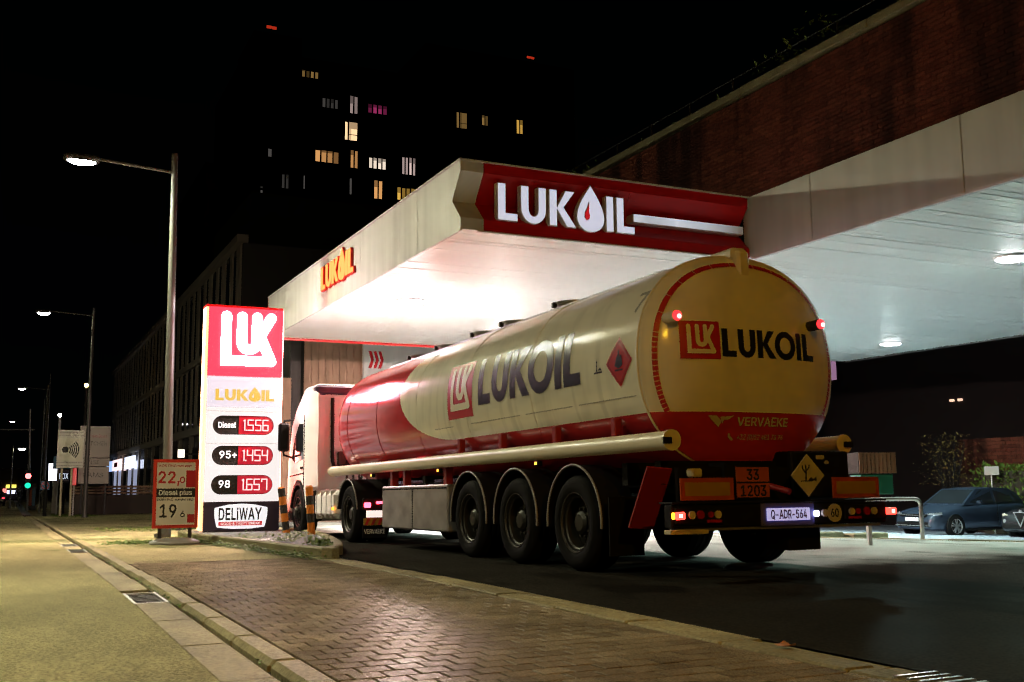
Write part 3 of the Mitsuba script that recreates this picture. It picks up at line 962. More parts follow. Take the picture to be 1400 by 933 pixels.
def tower_window(parent, x0, x1, z0, z1, y, col, sd):
    r = np.random.default_rng(sd)
    w = put('window', [B(x0 - .12, x1 + .12, y - .10, y - .004, z0 - .12, z0), B(x0 - .12, x1 + .12, y - .10, y - .004, z1, z1 + .12), B(x0 - .12, x0, y - .10, y - .004, z0, z1), B(x1, x1 + .12, y - .10, y - .004, z0, z1)], 'tower_dark', parent=parent)
    n = 1 if x1 - x0 < 0.8 else (2 if x1 - x0 < 2.2 else 4)
    e = np.linspace(x0, x1, n + 1)
    if n == 2 and x1 - x0 > 1.5:
        e[1] = x0 + (x1 - x0) * 0.3
    for a, b in zip(e[:-1], e[1:]):
        k = r.uniform(0.25, 1.3) if n > 1 else 1.0
        m = B(a + 0.12, b - 0.12, y - .05, y - .01, z0 + 0.06, z1 - 0.06)
        if col is None:
            put('pane', m, 'glass_dark', parent=w)
        else:
            kk = np.array(WARMS[col]) * k
            put('pane', m, 'glass_dark', em=E(kk, 1.0, 0.0), parent=w)
            if r.random() < .5:     # a blind drawn part of the way
                put('blind', B(a + .1, b - .1, y - .068, y - .054, z1 - (z1 - z0) * r.uniform(.15, .5), z1), 'sign_grey', em=E(kk * .35, 1, 0), parent=w)
            if b - a > 1.0:      # a curtain drawn half across and a transom
                put('curtain', B(a + 0.09, a + (b - a) * r.uniform(.2, .45), y - .062, y - .052, z0 + .06, z1 - .05), 'sign_grey', em=E(kk * .55, 1, 0), parent=w)
                put('transom', B(a + .05, b - .05, y - .075, y - .055, z0 + (z1 - z0) * .3, z0 + (z1 - z0) * .3 + .1), 'tower_dark', parent=w)


for i, (x0, x1, z0, z1, c) in enumerate(lit):
    tower_window(tw, x0, x1, z0, z1, 140 if x0 > 27 else 140.8, c, i)
for i, z in enumerate(np.arange(13.5, 60, 4.05)):
    for j, x in enumerate(np.arange(28.5, 55, 4.2)):
        if not any(x - 3.2 < q[1] and x + 3.2 > q[0] and z - 1 < q[3] and z + 3 > q[2] for q in lit):
            tower_window(tw, x, x + 1.4, z, z + 1.9, 140, None, 100 + i * 20 + j)
    put('floor_band', B(26.9, 56.1, 139.93, 140.0, z - 1.15, z - 0.85), 'tower_dark', parent=tw)
tw2 = thing('apartment_tower', 'second dark tower farther right with four dim windows', 'building')
put('wall', B(64.5, 95, 170, 195, -0.7, 80), 'tower_dark', parent=tw2)
for i, (x0, x1, z0, z1, c) in enumerate([(70.4, 72.6, 64.9, 67.9, 'dim'), (75.4, 76.8, 66.1, 68.0, 'dim'), (82.5, 83.9, 65.5, 68.2, 'amber'), (65.0, 66.1, 71.0, 72.7, 'blue')]):
    tower_window(tw2, x0, x1, z0, z1, 170, c, 50 + i)
for x, z, y, p in ((31.6, 66.0, 146.5, tw), (85.9, 80.0, 170.5, tw2)):
    put('beacon', cyl((x - .7, y, z + 1.1), (x + .7, y, z + 1.05), 0.22, 10), 'red_lens', em=E((0.5, .03, .01), 0.8, 0.0), parent=p, label='small red warning light on the roof edge')
    put('beacon_mast', cyl((x, y, z - .1), (x, y, z + 0.9), 0.08, 8), 'tower_dark', parent=p)

# ------------------------------------------------------------------ long finned building on the left
fb = thing('finned_building', 'long dark street building with pale vertical fins and lit shop fronts at its foot', 'building')
put('wall', B(10.1, 30, 52, 121.5, -0.8, 12.9), 'facade_dark', parent=fb)
put('roof_edge', B(9.75, 10.3, 51.9, 121.7, 12.9, 13.3), 'facade_fin', parent=fb)
put('floor_band', B(9.95, 10.1, 52, 121.5, 8.1, 8.5), 'facade_fin', parent=fb)
put('floor_band', B(9.9, 10.1, 52, 121.5, 3.9, 4.35), 'facade_fin', parent=fb)
for k, y in enumerate(np.arange(52.2, 120.4, 2.05)):
    put('fin', B(10.0, 10.1, y, y + (0.62 if k % 3 else 0.95), 4.36, 8.09), 'facade_fin', parent=fb)
    put('fin', B(10.0, 10.1, y + 0.2, y + (0.82 if k % 2 else 1.15), 8.51, 12.89), 'facade_fin', parent=fb)
    for z0, z1 in ((4.5, 8.0), (8.6, 12.8)):
        put('window', B(10.04, 10.1, y + 1.22, y + 1.98, z0, z1), 'glass_dark', parent=fb)
for k, y in enumerate(np.arange(52.0, 121, 4.6)):
    put('pier', B(9.92, 10.1, y, y + 0.7, -0.8, 3.89), 'facade_fin', parent=fb)
    w = put('shop_window', B(10.02, 10.1, y + 0.75, y + 4.5, -0.4, 3.2), 'facade_dark', parent=fb)
    litw = k in (9, 10, 12, 13)
    scene[w + '__pane'] = {**mikit.ply(B(10.0, 10.03, y + 0.85, y + 4.4, -0.2, 3.1), 'glass_dark'), **({'emitter': E((0.55, 0.6, 0.85), 0.5, 0.15)} if litw else {})}
for (ya, yb, c, s) in ((104.6, 112.6, (1.3, .95, .95), 1), (93.2, 100.8, (1.0, 1.1, 1.45), 0), (114.5, 119.5, (.4, .6, 1.1), 0)):
    put('shop_sign', B(9.5, 9.68, ya, yb, 2.45, 3.5, 0.02), 'white_plastic', em=E(c, 1.0, 0.3), parent=fb, label='lit shop sign on the finned building')
    if s:
        put('sign_emblem', B(9.47, 9.49, 107.5, 110.5, 2.8, 3.2), 'decal_red', parent=fb)
put('bright_sign', B(8.4, 8.75, 60.0, 60.1, 2.45, 2.9), 'white_plastic', em=E((1.5, 1.35, 1.1), 1.2, 0.2), parent=fb)
put('sign_bracket', B(8.75, 9.75, 60.02, 60.08, 2.6, 2.7), 'black_plastic', parent=fb)
bw = thing('background_block', 'dark block of flats behind the station roof', 'building')
put('wall', B(15, 60, 75, 90, -0.8, 22), 'tower_dark', parent=bw)

# ------------------------------------------------------------------ price sign
PX0, PX1, PY, PZ0, PZ1 = 3.64, 5.22, 22.4, -0.03, 4.66
tot = thing('price_sign', 'tall lit fuel price sign with red emblem panel on top and dark base', 'sign')
D = 0.42
put('core', B(PX0 + .03, PX1 - .01, PY + 0.03, PY + D - 0.03, PZ0 - .1, PZ1 - 0.02), 'white_plastic', parent=tot)
put('edge_light', B(PX0 - 0.03, PX0 + 0.028, PY + 0.02, PY + D - .02, PZ0 + .02, PZ1 - .02, 0.008), 'white_plastic', em=E((1.0, 0.40, 0.16), 2.6, 1.5), parent=tot, label='glowing orange light strip down the left edge')
put('edge_light', B(PX1 - .008, PX1 + 0.03, PY + 0.02, PY + D - .02, PZ0 + .62, PZ1 - .02, 0.008), 'white_plastic', em=E((1.0, 0.14, 0.10), 12.0, 4), parent=tot, label='glowing red light strip down the right edge')
put('top_cap', B(PX0 - 0.03, PX1 + .01, PY - 0.01, PY + D + .01, PZ1 - .018, PZ1 + 0.03, 0.008), 'red_panel', parent=tot)
for face, (oy, rt) in enumerate(((PY, 1), (PY + D, -1))):
    if rt > 0:
        F0 = frame([PX0, oy, PZ0], [1, 0, 0], [0, 0, 1])
    else:
        F0 = frame([PX1, oy, PZ0], [-1, 0, 0], [0, 0, 1])
    W, H = PX1 - PX0, PZ1 - PZ0
    tag = 'front' if rt > 0 else 'rear'

    def pp(name, poly, d, mat, z=0.0, em=None, **l):
        return put(name, ext(poly, d, z), mat, F0, em=em, parent=tot, **l)
    hb, hs = 0.60, 3.215                            # top of the dark base, foot of the red panel
    pp('base_panel', sbox(0.03, 0.0, W - 0.0, hb), 0.03, 'navy_panel')
    pp('emblem_panel', sbox(0.03, hs, W, H - 0.02), 0.03, 'lit_red', em=E((1.0, 0.012, 0.022), 6.5, 8), label='glowing red emblem panel')
    em_ = affinity.translate(emblem(1.42, 0.074), 0.10, hs + 0.04)
    pp('emblem_tube', em_, 0.05, 'white_plastic', 0.032, em=E((0.92, 0.82, 1.0), 26, 9), label='white glowing emblem of three nested letters')
    wp = sbox(0.03, hb + 0.004, W, 2.555)
    pp('name_panel', sbox(0.03, 2.563, W, hs - 0.012), 0.03, 'lit_sheet', em=E((0.90, 0.80, 0.90), 0.93, 2), label='lilac white backlit panel')
    slots = [(2.185, 'Diesel', '1.556'), (1.56, '98+', '1.454'), (0.96, '98', '1.657')]
    slots = [(2.185, 'Diesel', '1.556'), (1.555, '95+', '1.454'), (0.95, '98', '1.657')]
    pills = [rrect(1.27, 0.40, 0.198, 0.80, c) for c, _, _ in slots]
    pp('white_panel', wp.difference(unary_union(pills)), 0.03, 'lit_sheet', em=E((1.0, 0.93, 0.90), 0.93, 3), label='white backlit panel')
    for z_ in (2.47, 1.80):
        pp('panel_joint', sbox(0.04, z_, W - .01, z_ + 0.006), 0.002, 'sign_grey', 0.031)
    x_ = 0
    for p in word(1.22, 0.235, drop=True):
        pp('name_letter', affinity.translate(p, 0.20, 2.70), 0.012, 'ink_black', 0.031, em=E((1.0, 0.60, 0.07), 0.92, 0.1), label='pale yellow lit letter')
    for pl, (c, nm, pr_) in zip(pills, slots):
        k = pp('price_field', pl.buffer(-0.003), 0.012, 'ink_black', 0.004)
        rp = pl.buffer(-0.012).intersection(sbox(0.70, 0, 2, 9))
        put('red_backlight', ext(rp, 0.004, 0.017), 'red_lens', F0, em=E((0.50, 0.012, 0.035), 0.8, 0.3), parent=k)
        t = text(nm, 0.115 if len(nm) > 4 else 0.145, 0.006, True, 0.36 if len(nm) > 4 else None)
        t.apply_translation((0.28 if len(nm) > 4 else 0.32, c - 0.055, 0.018))
        put('grade_name', t, 'white_plastic', F0, em=E((1, .97, 1), 1.3, 0.1), parent=k)
        ds, w_ = led_digits(pr_, 0.215)
        for q in ds:
            put('digit', ext(affinity.translate(q, 0.80 + (0.50 - w_) / 2, c - 0.105), 0.006, 0.022), 'lit_sheet', F0, em=E((1.0, 0.62, 0.60), 1.35, 0.1), parent=k)
    # the snack bar logo on the base
    lg = Polygon([(0.30, 0.08), (0.62, 0.045), (0.98, 0.045), (1.28, 0.08), (1.33, 0.30), (1.335, 0.48), (1.05, 0.545), (0.79, 0.56), (0.53, 0.545), (0.245, 0.48), (0.25, 0.30)]).buffer(-.03).buffer(.03)
    b = pp('logo_shield', lg, 0.008, 'white_plastic', 0.031, em=E((0.85, 0.88, 0.95), 0.85, 0.4), label='white snack bar logo')
    for ch, a, w_ in (('D', .335, .115), ('E', .475, .095), ('L', .595, .09), ('i', .705, .03), ('W', .755, .17), ('A', .935, .135), ('Y', 1.075, .14)):
        t = text(ch, 0.235, 0.004, True, w_)
        t.apply_translation((a, 0.235, 0.041))
        put('letter', t, 'ink_black', F0, parent=b)
    put('ribbon', ext(sbox(0.335, 0.115, 1.225, 0.195), 0.004, 0.041), 'decal_red', F0, em=E((.6, .05, .05), .8, 0), parent=b)
    t = text('GOOD & TASTY BREAK', 0.045, 0.003, True, 0.80)
    t.apply_translation((0.38, 0.133, 0.0455))
    put('ribbon_text', t, 'white_plastic', F0, em=E((.8, .75, .75), .8, 0), parent=b)

# ------------------------------------------------------------------ discount board in front
ab = thing('pavement_board', 'red framed pavement price board on a grey foot beside the tall price sign', 'sign')
A0 = np.array([2.33, 19.72, float(gz(0, 19.7))])
Fa = frame([2.36, 19.72, 0.16], [1, 0.02, 0], [-0.10, 0.05, 1])
W, H = 0.78, 1.22


def aa(name, poly, d, mat, z=0.0, parent=ab, **k):
    return put(name, ext(poly, d, z), mat, Fa, parent=parent, **k)


fr = sbox(0, 0, W, H)
aa('frame', fr.difference(sbox(0.055, 0.055, W - .055, H - .055)), 0.05, 'frame_red', -0.02)
po = aa('poster', sbox(0.05, 0.05, W - .05, H - .05), 0.02, 'sign_white', -0.012)


def ptxt(s, x, y, h, mat, w=None, bold=True, z=0.008):
    t = text(s, h, 0.003, bold, w)
    t.apply_translation((x, y, z))
    put('print', t, mat, Fa, parent=po)


ptxt('KORTING met app', 0.10, 1.085, 0.04, 'decal_red', 0.55)
ptxt('22,', 0.085, 0.80, 0.20, 'decal_red', 0.37)
ptxt('0', 0.455, 0.80, 0.105, 'decal_red', 0.09)
put('print', ext(sbox(0.565, 0.72, 0.725, 1.02), 0.003, 0.008), 'decal_red', Fa, parent=po)
put('print', ext(sbox(0.052, 0.545, 0.728, 0.70), 0.003, 0.008), 'ink_black', Fa, parent=po)
ptxt('Diesel plus', 0.10, 0.585, 0.085, 'white_plastic', 0.57, True, 0.012)
ptxt('KORTING zonder app', 0.075, 0.485, 0.04, 'ink_black', 0.62)
ptxt('19', 0.12, 0.195, 0.22, 'ink_black', 0.29)
ptxt('6', 0.475, 0.195, 0.105, 'ink_black', 0.08)
put('print', ext(sbox(0.60, 0.09, 0.72, 0.24), 0.003, 0.008), 'decal_red', Fa, parent=po)
put('cover_sheet', ext(sbox(0.056, 0.056, W - .056, H - .056), 0.0015, 0.016), 'cover_glass', Fa, parent=ab)
for x in (0.10, 0.62):
    put('leg', B(x, x + 0.06, -0.29, 0.02, -0.02, 0.02), 'black_plastic', Fa, parent=ab)
fm = rev([(0, 0), (0.40, 0), (0.44, 0.03), (0.42, 0.06), (0.30, 0.11), (0.0, 0.125)][::-1], 28)
fm.apply_scale([1, 0.45, 1])
put('foot', fm, 'foot_grey', frame([2.74, 19.62, float(gz(0, 19.7)) - 0.005], [1, -.1, 0], [.1, 1, 0]), parent=ab)
yb = thing('poster_board', 'yellow and red poster board half hidden behind the price sign', 'sign')
put('board', B(4.2, 4.96, 30.0, 30.04, 0.55, 1.6, .01), 'yellow_board', parent=yb)
put('red_band', B(4.25, 4.9, 29.985, 29.998, 0.9, 1.3), 'decal_red', parent=yb)
for x in (4.3, 4.8):
    put('post', B(x, x + .05, 30.01, 30.05, -0.3, 0.549), 'black_plastic', parent=yb)

# hazard posts beside the island
for k, (x, y, tx, lab) in enumerate(((5.05, 20.9, -0.14, 'leaning orange and black guard post just right of the price sign'), (5.17, 19.5, -0.06, 'orange and black guard post in front of the tractor'))):
    h = thing('guard_post', lab, 'bollard')
    z = float(gz(x, y))
    ax = np.array([tx, 0.02, 1.0])
    ax /= np.linalg.norm(ax)
    L, o = 0.98, np.array([x, y, z])
    st = np.linspace(0, L, 7)
    for i in range(6):
        put('band', cyl(o + ax * st[i], o + ax * (st[i + 1] - 0.002), 0.07, 20), 'hazard_orange' if i % 2 == (0 if k == 0 else 1) or i == 0 else 'hazard_black', parent=h, smooth=40)
    put('cap', cyl(o + ax * L, o + ax * (L + .03), 0.07, 20, 0.045), 'hazard_orange', parent=h)

# ------------------------------------------------------------------ street lamps of the near row
def street_lamp(x, y, hx, z_top, z_head, label, col, k, w, g=None, pole_r=(0.105, 0.07), drop=0.13, tilt=0.0):
    t = thing('street_lamp', label, 'street lamp', None)
    zb = float(gz(x, y)) if y > 0 else 0.0
    put('pole', cyl((x + 0.09 if y == 23.3 else x, y, zb), (x, y, z_top), pole_r[0], 20, pole_r[1]), 'pole_paint', smooth=40, parent=t)
    put('base_collar', cyl((x, y, zb), (x, y, zb + 0.08), pole_r[0] + .04, 20), 'pole_paint', parent=t)
    s = -1 if hx < x else 1
    put('arm', tube(bend([(x, y, z_head + 0.02), (hx - s * 0.25, y, z_head + 0.13)], .1), 0.035, 10), 'pole_paint', parent=t)
    put('head', B(-0.36, 0.36, -0.16, 0.16, -0.07, 0.07, 0.05), 'lamp_black', trimesh.transformations.translation_matrix((hx, y, z_head + 0.1)) @ trimesh.transformations.rotation_matrix(math.radians(tilt), [0, 1, 0]), parent=t)
    a = np.linspace(0, math.pi / 2, 7)
    m = rev([(0.24 * math.cos(q), -drop * math.sin(q)) for q in a][::-1], 28)
    m.apply_scale([1.15, 0.75, 1])
    tm = trimesh.transformations.rotation_matrix(math.radians(tilt), [0, 1, 0])
    m.apply_transform(trimesh.transformations.translation_matrix((hx, y, z_head + 0.1)) @ tm @ trimesh.transformations.translation_matrix((0, 0, -0.072)))
    if ((m.triangles_center - np.array([hx, y, z_head + .1])) * m.face_normals).sum(1).mean() < 0:
        m.faces = m.faces[:, ::-1]
    put('lens', m, 'white_plastic', em=E(col, k, w), parent=t)
    return t


LAMP_A, LAMP_B = (1.0, 0.97, 0.64), (1.0, 0.45, 0.02)
street_lamp(2.98, 23.3, 1.1, 8.12, 7.68, 'nearest tall street lamp in view, glaring above the discount board', LAMP_A, 2300, 10, drop=0.07)
street_lamp(3.38, 53.5, 1.2, 9.4, 9.0, 'second street lamp along the footway, beside the signs', LAMP_A, 420, 4)
street_lamp(3.2, -6.7, 1.1, 8.12, 7.68, 'street lamp of the same row standing behind the viewer', LAMP_B, 1500, 9)
street_lamp(-5.4, 9.0, -2.8, 8.3, 7.9, 'street lamp on the opposite side of the road, left of the picture', LAMP_A, 2400, 10, drop=0.03, tilt=30)
street_lamp(2.6, 90.0, 0.74, 8.9, 8.5, 'third street lamp far along the road', LAMP_A, 160, 0.3)
street_lamp(2.2, 135.0, 0.3, 8.9, 8.5, 'fourth street lamp at the far end of the road', LAMP_A, 130, 0.2)
street_lamp(-4.0, 95.0, -2.2, 4.4, 4.1, 'low street lamp at the far left edge', LAMP_A, 90, 0.2, pole_r=(.07, .05))
street_lamp(0.35, 92.0, 1.0, 4.2, 3.9, 'low street lamp left of the traffic light', LAMP_A, 90, 0.2, pole_r=(.07, .05))
pl = thing('post_lamp', 'pale lit post lamp behind the wave symbol sign', 'street lamp')
put('pole', cyl((3.0, 75, -0.7), (2.97, 75, 5.4), 0.09, 14), 'white_plastic', parent=pl, smooth=40)
put('lens', trimesh.creation.icosphere(2, 0.13).apply_translation((2.96, 75, 5.58)), 'white_plastic', em=E((1, .8, .5), 30, 0.5), parent=pl)
pl = thing('post_lamp', 'amber post lamp behind the second street lamp', 'street lamp')
put('pole', cyl((5.1, 85, -0.7), (5.1, 85, 8.3), 0.1, 14), 'pole_paint', parent=pl, smooth=40)
put('lens', trimesh.creation.icosphere(2, 0.15).apply_translation((5.08, 85, 8.49)), 'white_plastic', em=E((1, .55, .15), 30, 0.5), parent=pl)

# ------------------------------------------------------------------ signs and things far left
sg = thing('wave_sign', 'pale square sign with a dot and five sound wave arcs on two posts', 'sign')
Fw = frame([2.24, 58.0, 1.86], [1, -0.02, 0], [0.03, 0, 1])
put('panel', ext(sbox(0, 0, 1.24, 1.92), 0.06, -.06), 'sign_white', Fw, parent=sg)
put('symbol_panel', ext(sbox(0.05, 0.36, 1.19, 1.50), 0.012), 'wave_white', Fw, parent=sg)
put('dot', ext(affinity.translate(Point(0, 0).buffer(0.155), 0.38, 0.92), 0.005, 0.013), 'ink_black', Fw, parent=sg)
for k in range(5):
    r_ = 0.24 + k * 0.095
    a = np.linspace(-0.72, 0.72, 12)
    put('arc', ext(LineString([(0.38 + r_ * math.cos(q), 0.92 + r_ * math.sin(q)) for q in a]).buffer(0.025, cap_style=2), 0.005, 0.013), 'ink_black', Fw, parent=sg)
for z in (0.1, 0.25, 1.62, 1.78):
    put('rail', ext(sbox(0.02, z, 1.22, z + 0.03), 0.01), 'sign_grey', Fw, parent=sg)
for x in (2.52, 2.98):
    put('post', cyl((x, 58.08, -0.62), (x - .02, 58.08, 3.6), 0.06, 10), 'post_cream', parent=sg, smooth=40)
dz = thing('directory_sign', 'tall grey company directory sign of three stacked panels behind the street lamp', 'sign')
for (z0, z1) in ((2.46, 4.16), (1.70 + .3, 2.42), (1.06, 1.96)):
    put('panel', B(3.45, 4.98, 61.0, 61.1, z0, z1, 0.01), 'sign_grey', parent=dz)
for s, x, z, h, mat, w in (('Van den Buere', 3.75, 3.55, 0.15, 'decal_red', 1.05), ('KITCHEN', 3.72, 3.12, 0.21, 'ink_grey', 1.1), ('ANSI', 3.70, 2.12, 0.22, 'ink_grey', 0.75), ('RAMS', 3.70, 1.42, 0.24, 'ink_grey', 1.0)):
    put('lettering', text(s, h, 0.01, False, w), mat, frame([x, 60.995, z], [1, 0, 0], [0, 0, 1]), parent=dz)
for x in (3.6, 4.8):
    put('post', B(x, x + .08, 61.02, 61.08, -0.7, 1.05), 'black_plastic', parent=dz)
rp_ = thing('red_totem', 'narrow red panel left of the directory sign', 'sign')
put('panel', B(3.12, 3.33, 60.2, 60.26, 1.0, 1.95, .01), 'red_lens', em=E((.7, .03, .03), .5, .05), parent=rp_)
put('post', B(3.19, 3.26, 60.21, 60.25, -.66, 1.0), 'white_plastic', parent=rp_)
bs = thing('blue_sign', 'small blue street sign partly behind the wave symbol sign', 'sign')
put('panel', B(2.38, 3.3, 66, 66.04, 1.95, 2.68, .01), 'sign_blue', parent=bs)
put('post', cyl((2.66, 66.08, -.7), (2.66, 66.08, 2.7), .05, 8), 'galvanised', parent=bs)
lb = thing('lit_box_sign', 'bright white lit sign box behind the blue sign', 'sign')
put('panel', B(2.35, 3.05, 72, 72.2, 1.3, 2.4, .02), 'white_plastic', em=E((1.0, 1.0, 1.1), 1.6, .4), parent=lb)
put('post', B(2.62, 2.9, 72.02, 72.18, -.7, 1.299), 'sign_grey', parent=lb)
ds_ = thing('dark_box_sign', 'dark blue sign box with white letters below the blue sign', 'sign')
put('panel', B(2.84, 3.46, 70, 70.1, 1.18, 2.02, .01), 'navy_panel', parent=ds_)
put('lettering', text('BOX', .34, .01, True, .5), 'white_plastic', frame([2.9, 69.99, 1.4], [1, 0, 0], [0, 0, 1]), em=E((.7, .8, 1), .8, .05), parent=ds_)
put('post', cyl((3.2, 70.05, -.7), (3.2, 70.05, 1.179), .06, 8), 'black_plastic', parent=ds_)
npk = thing('round_sign', 'round blue and red no parking sign on a dark post', 'sign')
put('disc', ext(Point(0, 0).buffer(0.2), 0.02), 'decal_red', frame([1.9, 61.98, 1.0], [1, 0, 0], [0, 0, 1]), parent=npk)
put('blue_field', ext(Point(0, 0).buffer(0.155).difference(LineString([(-.15, .15), (.15, -.15)]).buffer(.02)), 0.006, 0.021), 'sign_blue', frame([1.9, 61.98, 1.0], [1, 0, 0], [0, 0, 1]), parent=npk)
put('backing', B(1.68, 2.12, 61.982, 62.0, .76, 1.24), 'sign_blue', parent=npk)
put('post', cyl((1.93, 62.04, -.62), (1.93, 62.04, 1.3), .10, 10), 'black_plastic', parent=npk)
tl = thing('traffic_light', 'traffic light showing red above a green light at the far crossing', 'traffic light')
put('post', cyl((1.40, 80.12, -.72), (1.36, 80.12, 2.4), .07, 10), 'galvanised', parent=tl)
put('housing', B(1.12, 1.58, 79.9, 80.08, .72, 2.1, .04), 'black_plastic', parent=tl)
put('red_light', rev([(0, .06), (.13, .045), (.19, 0), (0, 0)][::-1], 20), 'red_lens', frame([1.35, 79.898, 1.68], [1, 0, 0], [0, 0, 1]), em=E((1, .06, .06), 12, .5), parent=tl)
put('green_light', rev([(0, .06), (.13, .045), (.19, 0), (0, 0)][::-1], 20), 'green_metal', frame([1.35, 79.898, 1.04], [1, 0, 0], [0, 0, 1]), em=E((.01, .75, .4), 1.6, .3), parent=tl)
put('visor', [B(1.15, 1.55, 79.7, 79.898, 1.86, 1.88), B(1.15, 1.55, 79.7, 79.898, 1.22, 1.24)], 'black_plastic', parent=tl)
ms = thing('gantry_mast', 'tall grey mast with a long arm reaching over the road', 'mast')
put('mast', cyl((1.62, 85, -.7), (1.32, 85, 6.6), .11, 14, .07), 'galvanised', parent=ms, smooth=40)
put('arm', cyl((1.7, 85, 5.12), (-6.5, 85, 5.0), .055, 10), 'galvanised', parent=ms)
for k, (x, h) in enumerate(((2.25, 8.2), (2.0, 6.6))):
    ft = thing('flag_pole', ['taller thin dark pole behind the signs', 'shorter thin dark pole behind the signs'][k], 'pole')
    put('shaft', cyl((x, 74 + k, -.7), (x, 74 + k, h), .03, 8), 'galvanised', parent=ft)
pb = thing('poster_column', 'low advertising column with coloured posters beyond the traffic light', 'column')
put('body', B(1.45, 2.0, 84, 84.4, -.7, 1.2, .03), 'black_plastic', parent=pb)
put('poster', B(1.5, 1.72, 83.985, 83.998, -.4, .9), 'orange_reflect', parent=pb)
put('poster', B(1.75, 1.95, 83.985, 83.998, -.4, .9), 'sign_blue', parent=pb)
fs_ = thing('far_shop', 'low shop with yellow and white lit signs at the end of the road', 'building')
put('wall', B(-9, 2.0, 150.4, 156, -.7, 3.4), 'tower_dark', parent=fs_)
put('yellow_sign', B(0.0, 1.2, 150.1, 150.3, .85, 1.3, .03), 'white_plastic', em=E((1, .8, .12), 1.3, .05), parent=fs_)
put('white_sign', B(0.15, 1.25, 150.1, 150.3, .1, .6, .03), 'white_plastic', em=E((.8, .85, 1.2), 1.3, .05), parent=fs_)
put('red_sign', B(-0.35, 0.1, 150.1, 150.3, .25, .8, .03), 'white_plastic', em=E((1.2, .3, .25), 1.2, .05), parent=fs_)
wl = thing('low_wall', 'low dark garden wall topped with lit horizontal slats behind the discount board', 'wall')
put('wall', B(3.3, 9.6, 64, 64.25, -.75, .46), 'wall_brown', parent=wl)
for k in range(3):
    put('slat', B(3.3, 9.6, 64.08, 64.14, .50 + k * .17, .62 + k * .17, .01), 'wood', parent=wl)
for x in np.arange(3.4, 9.6, 1.5):
    put('post', B(x, x + .08, 64.142, 64.20, .46, 1.0), 'black_plastic', parent=wl)

fc = thing('far_car', 'distant dark car on the road with two lit red tail lights', 'car')
cz = float(gz(0, 104))
put('body', [B(-1.75, .05, 104, 108.2, cz + .25, cz + .85, .18), B(-1.6, -.1, 104.5, 107.2, cz + .8, cz + 1.42, .28)], 'car_black', parent=fc)
for x in (-1.62, -.26):
    put('tail_light', B(x, x + .2, 103.95, 104.02, cz + .62, cz + .76, .02), 'red_lens', em=E((1, .03, .05), 4, .1), parent=fc)
for x in (-1.7, -.2):
    for y in (104.8, 107.3):
        put('wheel', cyl((x, y, cz + .31), (x + .2, y, cz + .31), .31, 16), 'rubber', parent=fc)

# ------------------------------------------------------------------ the tank semi-trailer (own frame: s right, l forwards, u up)
tr = thing('tank_trailer', 'cream and red fuel tank semi-trailer seen from its rear left corner, with lit lamps', 'tank trailer')
TA, TBH, TU, TN = 1.175, 1.075, 2.065, 2.25
L_R, L_F, D_R, D_F = -1.22, 9.15, 0.30, 0.62


def sec(t):
    c, s = np.cos(t), np.sin(t)
    return TA * np.sign(c) * np.abs(c) ** (2 / TN), TU + TBH * np.sign(s) * np.abs(s) ** (2 / TN)


def build_tank():
    nt = 96
    t = np.arange(nt) * 2 * np.pi / nt
    s0, u0 = sec(t)
    rows = []
    for q in np.linspace(0.03, 1, 22) ** 0.7:
        rows.append((q, L_R - D_R * (1 - q ** 2.6) ** 0.75))
    rows[-1] = (0.999, L_R - 0.012)
    rows += [(1.0, L_R + 0.01)]
    rows += [(1.0, l) for l in np.linspace(L_R + 0.1, L_F, 60)]
    for q in np.linspace(1, 0.03, 22)[1:]:
        rows.append((q, L_F + D_F * (1 - q ** 2.4) ** 0.72))
    v = []
    for k, l in rows:
        v += [(k * a, l, TU + k * (b - TU)) for a, b in zip(s0, u0)]
    n = len(rows)
    f = []
    for i in range(n - 1):
        for j in range(nt):
            k = (j + 1) % nt
            f += [[i * nt + j, (i + 1) * nt + j, (i + 1) * nt + k], [i * nt + j, (i + 1) * nt + k, i * nt + k]]
    v += [(0, rows[0][1] - 0.002, TU), (0, rows[-1][1] + 0.002, TU)]
    for j in range(nt):
        k = (j + 1) % nt
        f += [[j, k, n * nt], [(n - 1) * nt + k, (n - 1) * nt + j, n * nt + 1]]
    m = trimesh.Trimesh(np.array(v), np.array(f), process=False)
    # slight dents and flats of a real aluminium barrel
    d = meshkit.fbm(m.vertices * [0.6, 0.45, 0.6], 3, 3)[:, None] - 0.5
    m.vertices += (m.vertices - [0, 0, TU]) * [1, 0, 1] * d * 0.012
    return m


put('tank', build_tank(), 'tank_paint', TF, smooth=35, parent=tr)
TANK = tr + '__tank'
# surface of the barrel by arc length from mid height of the left flank
tt = np.linspace(math.pi + 0.9, math.pi - 1.55, 800)
ss, uu = sec(tt)
arc = np.r_[0, np.cumsum(np.hypot(np.diff(ss), np.diff(uu)))]
arc -= np.interp(0, -(tt - math.pi), arc)
ns = np.gradient(uu), -np.gradient(ss)
nl = np.hypot(*ns)


def on_side(m, l0, off=0.006, base=0.0):
    """A flat mesh (x along the flank towards the rear, y up the arc) laid on the left flank."""
    v = m.vertices
    a = v[:, 1] + base
    s, u = np.interp(a, arc, ss), np.interp(a, arc, uu)
    n1, n2 = np.interp(a, arc, -ns[0] / nl), np.interp(a, arc, -ns[1] / nl)
    o = off + v[:, 2]
    k = np.where(n1 * s > 0, 1, -1)
    return trimesh.Trimesh(np.stack([s + n1 * k * o, l0 - v[:, 0], u + n2 * k * o], 1), m.faces, process=False)


def rear_l(s, u):
    r = ((np.abs(s) / TA) ** TN + (np.abs(u - TU) / TBH) ** TN) ** (1 / TN)
    return L_R - D_R * (1 - np.clip(r, 0, 1) ** 2.6) ** 0.75


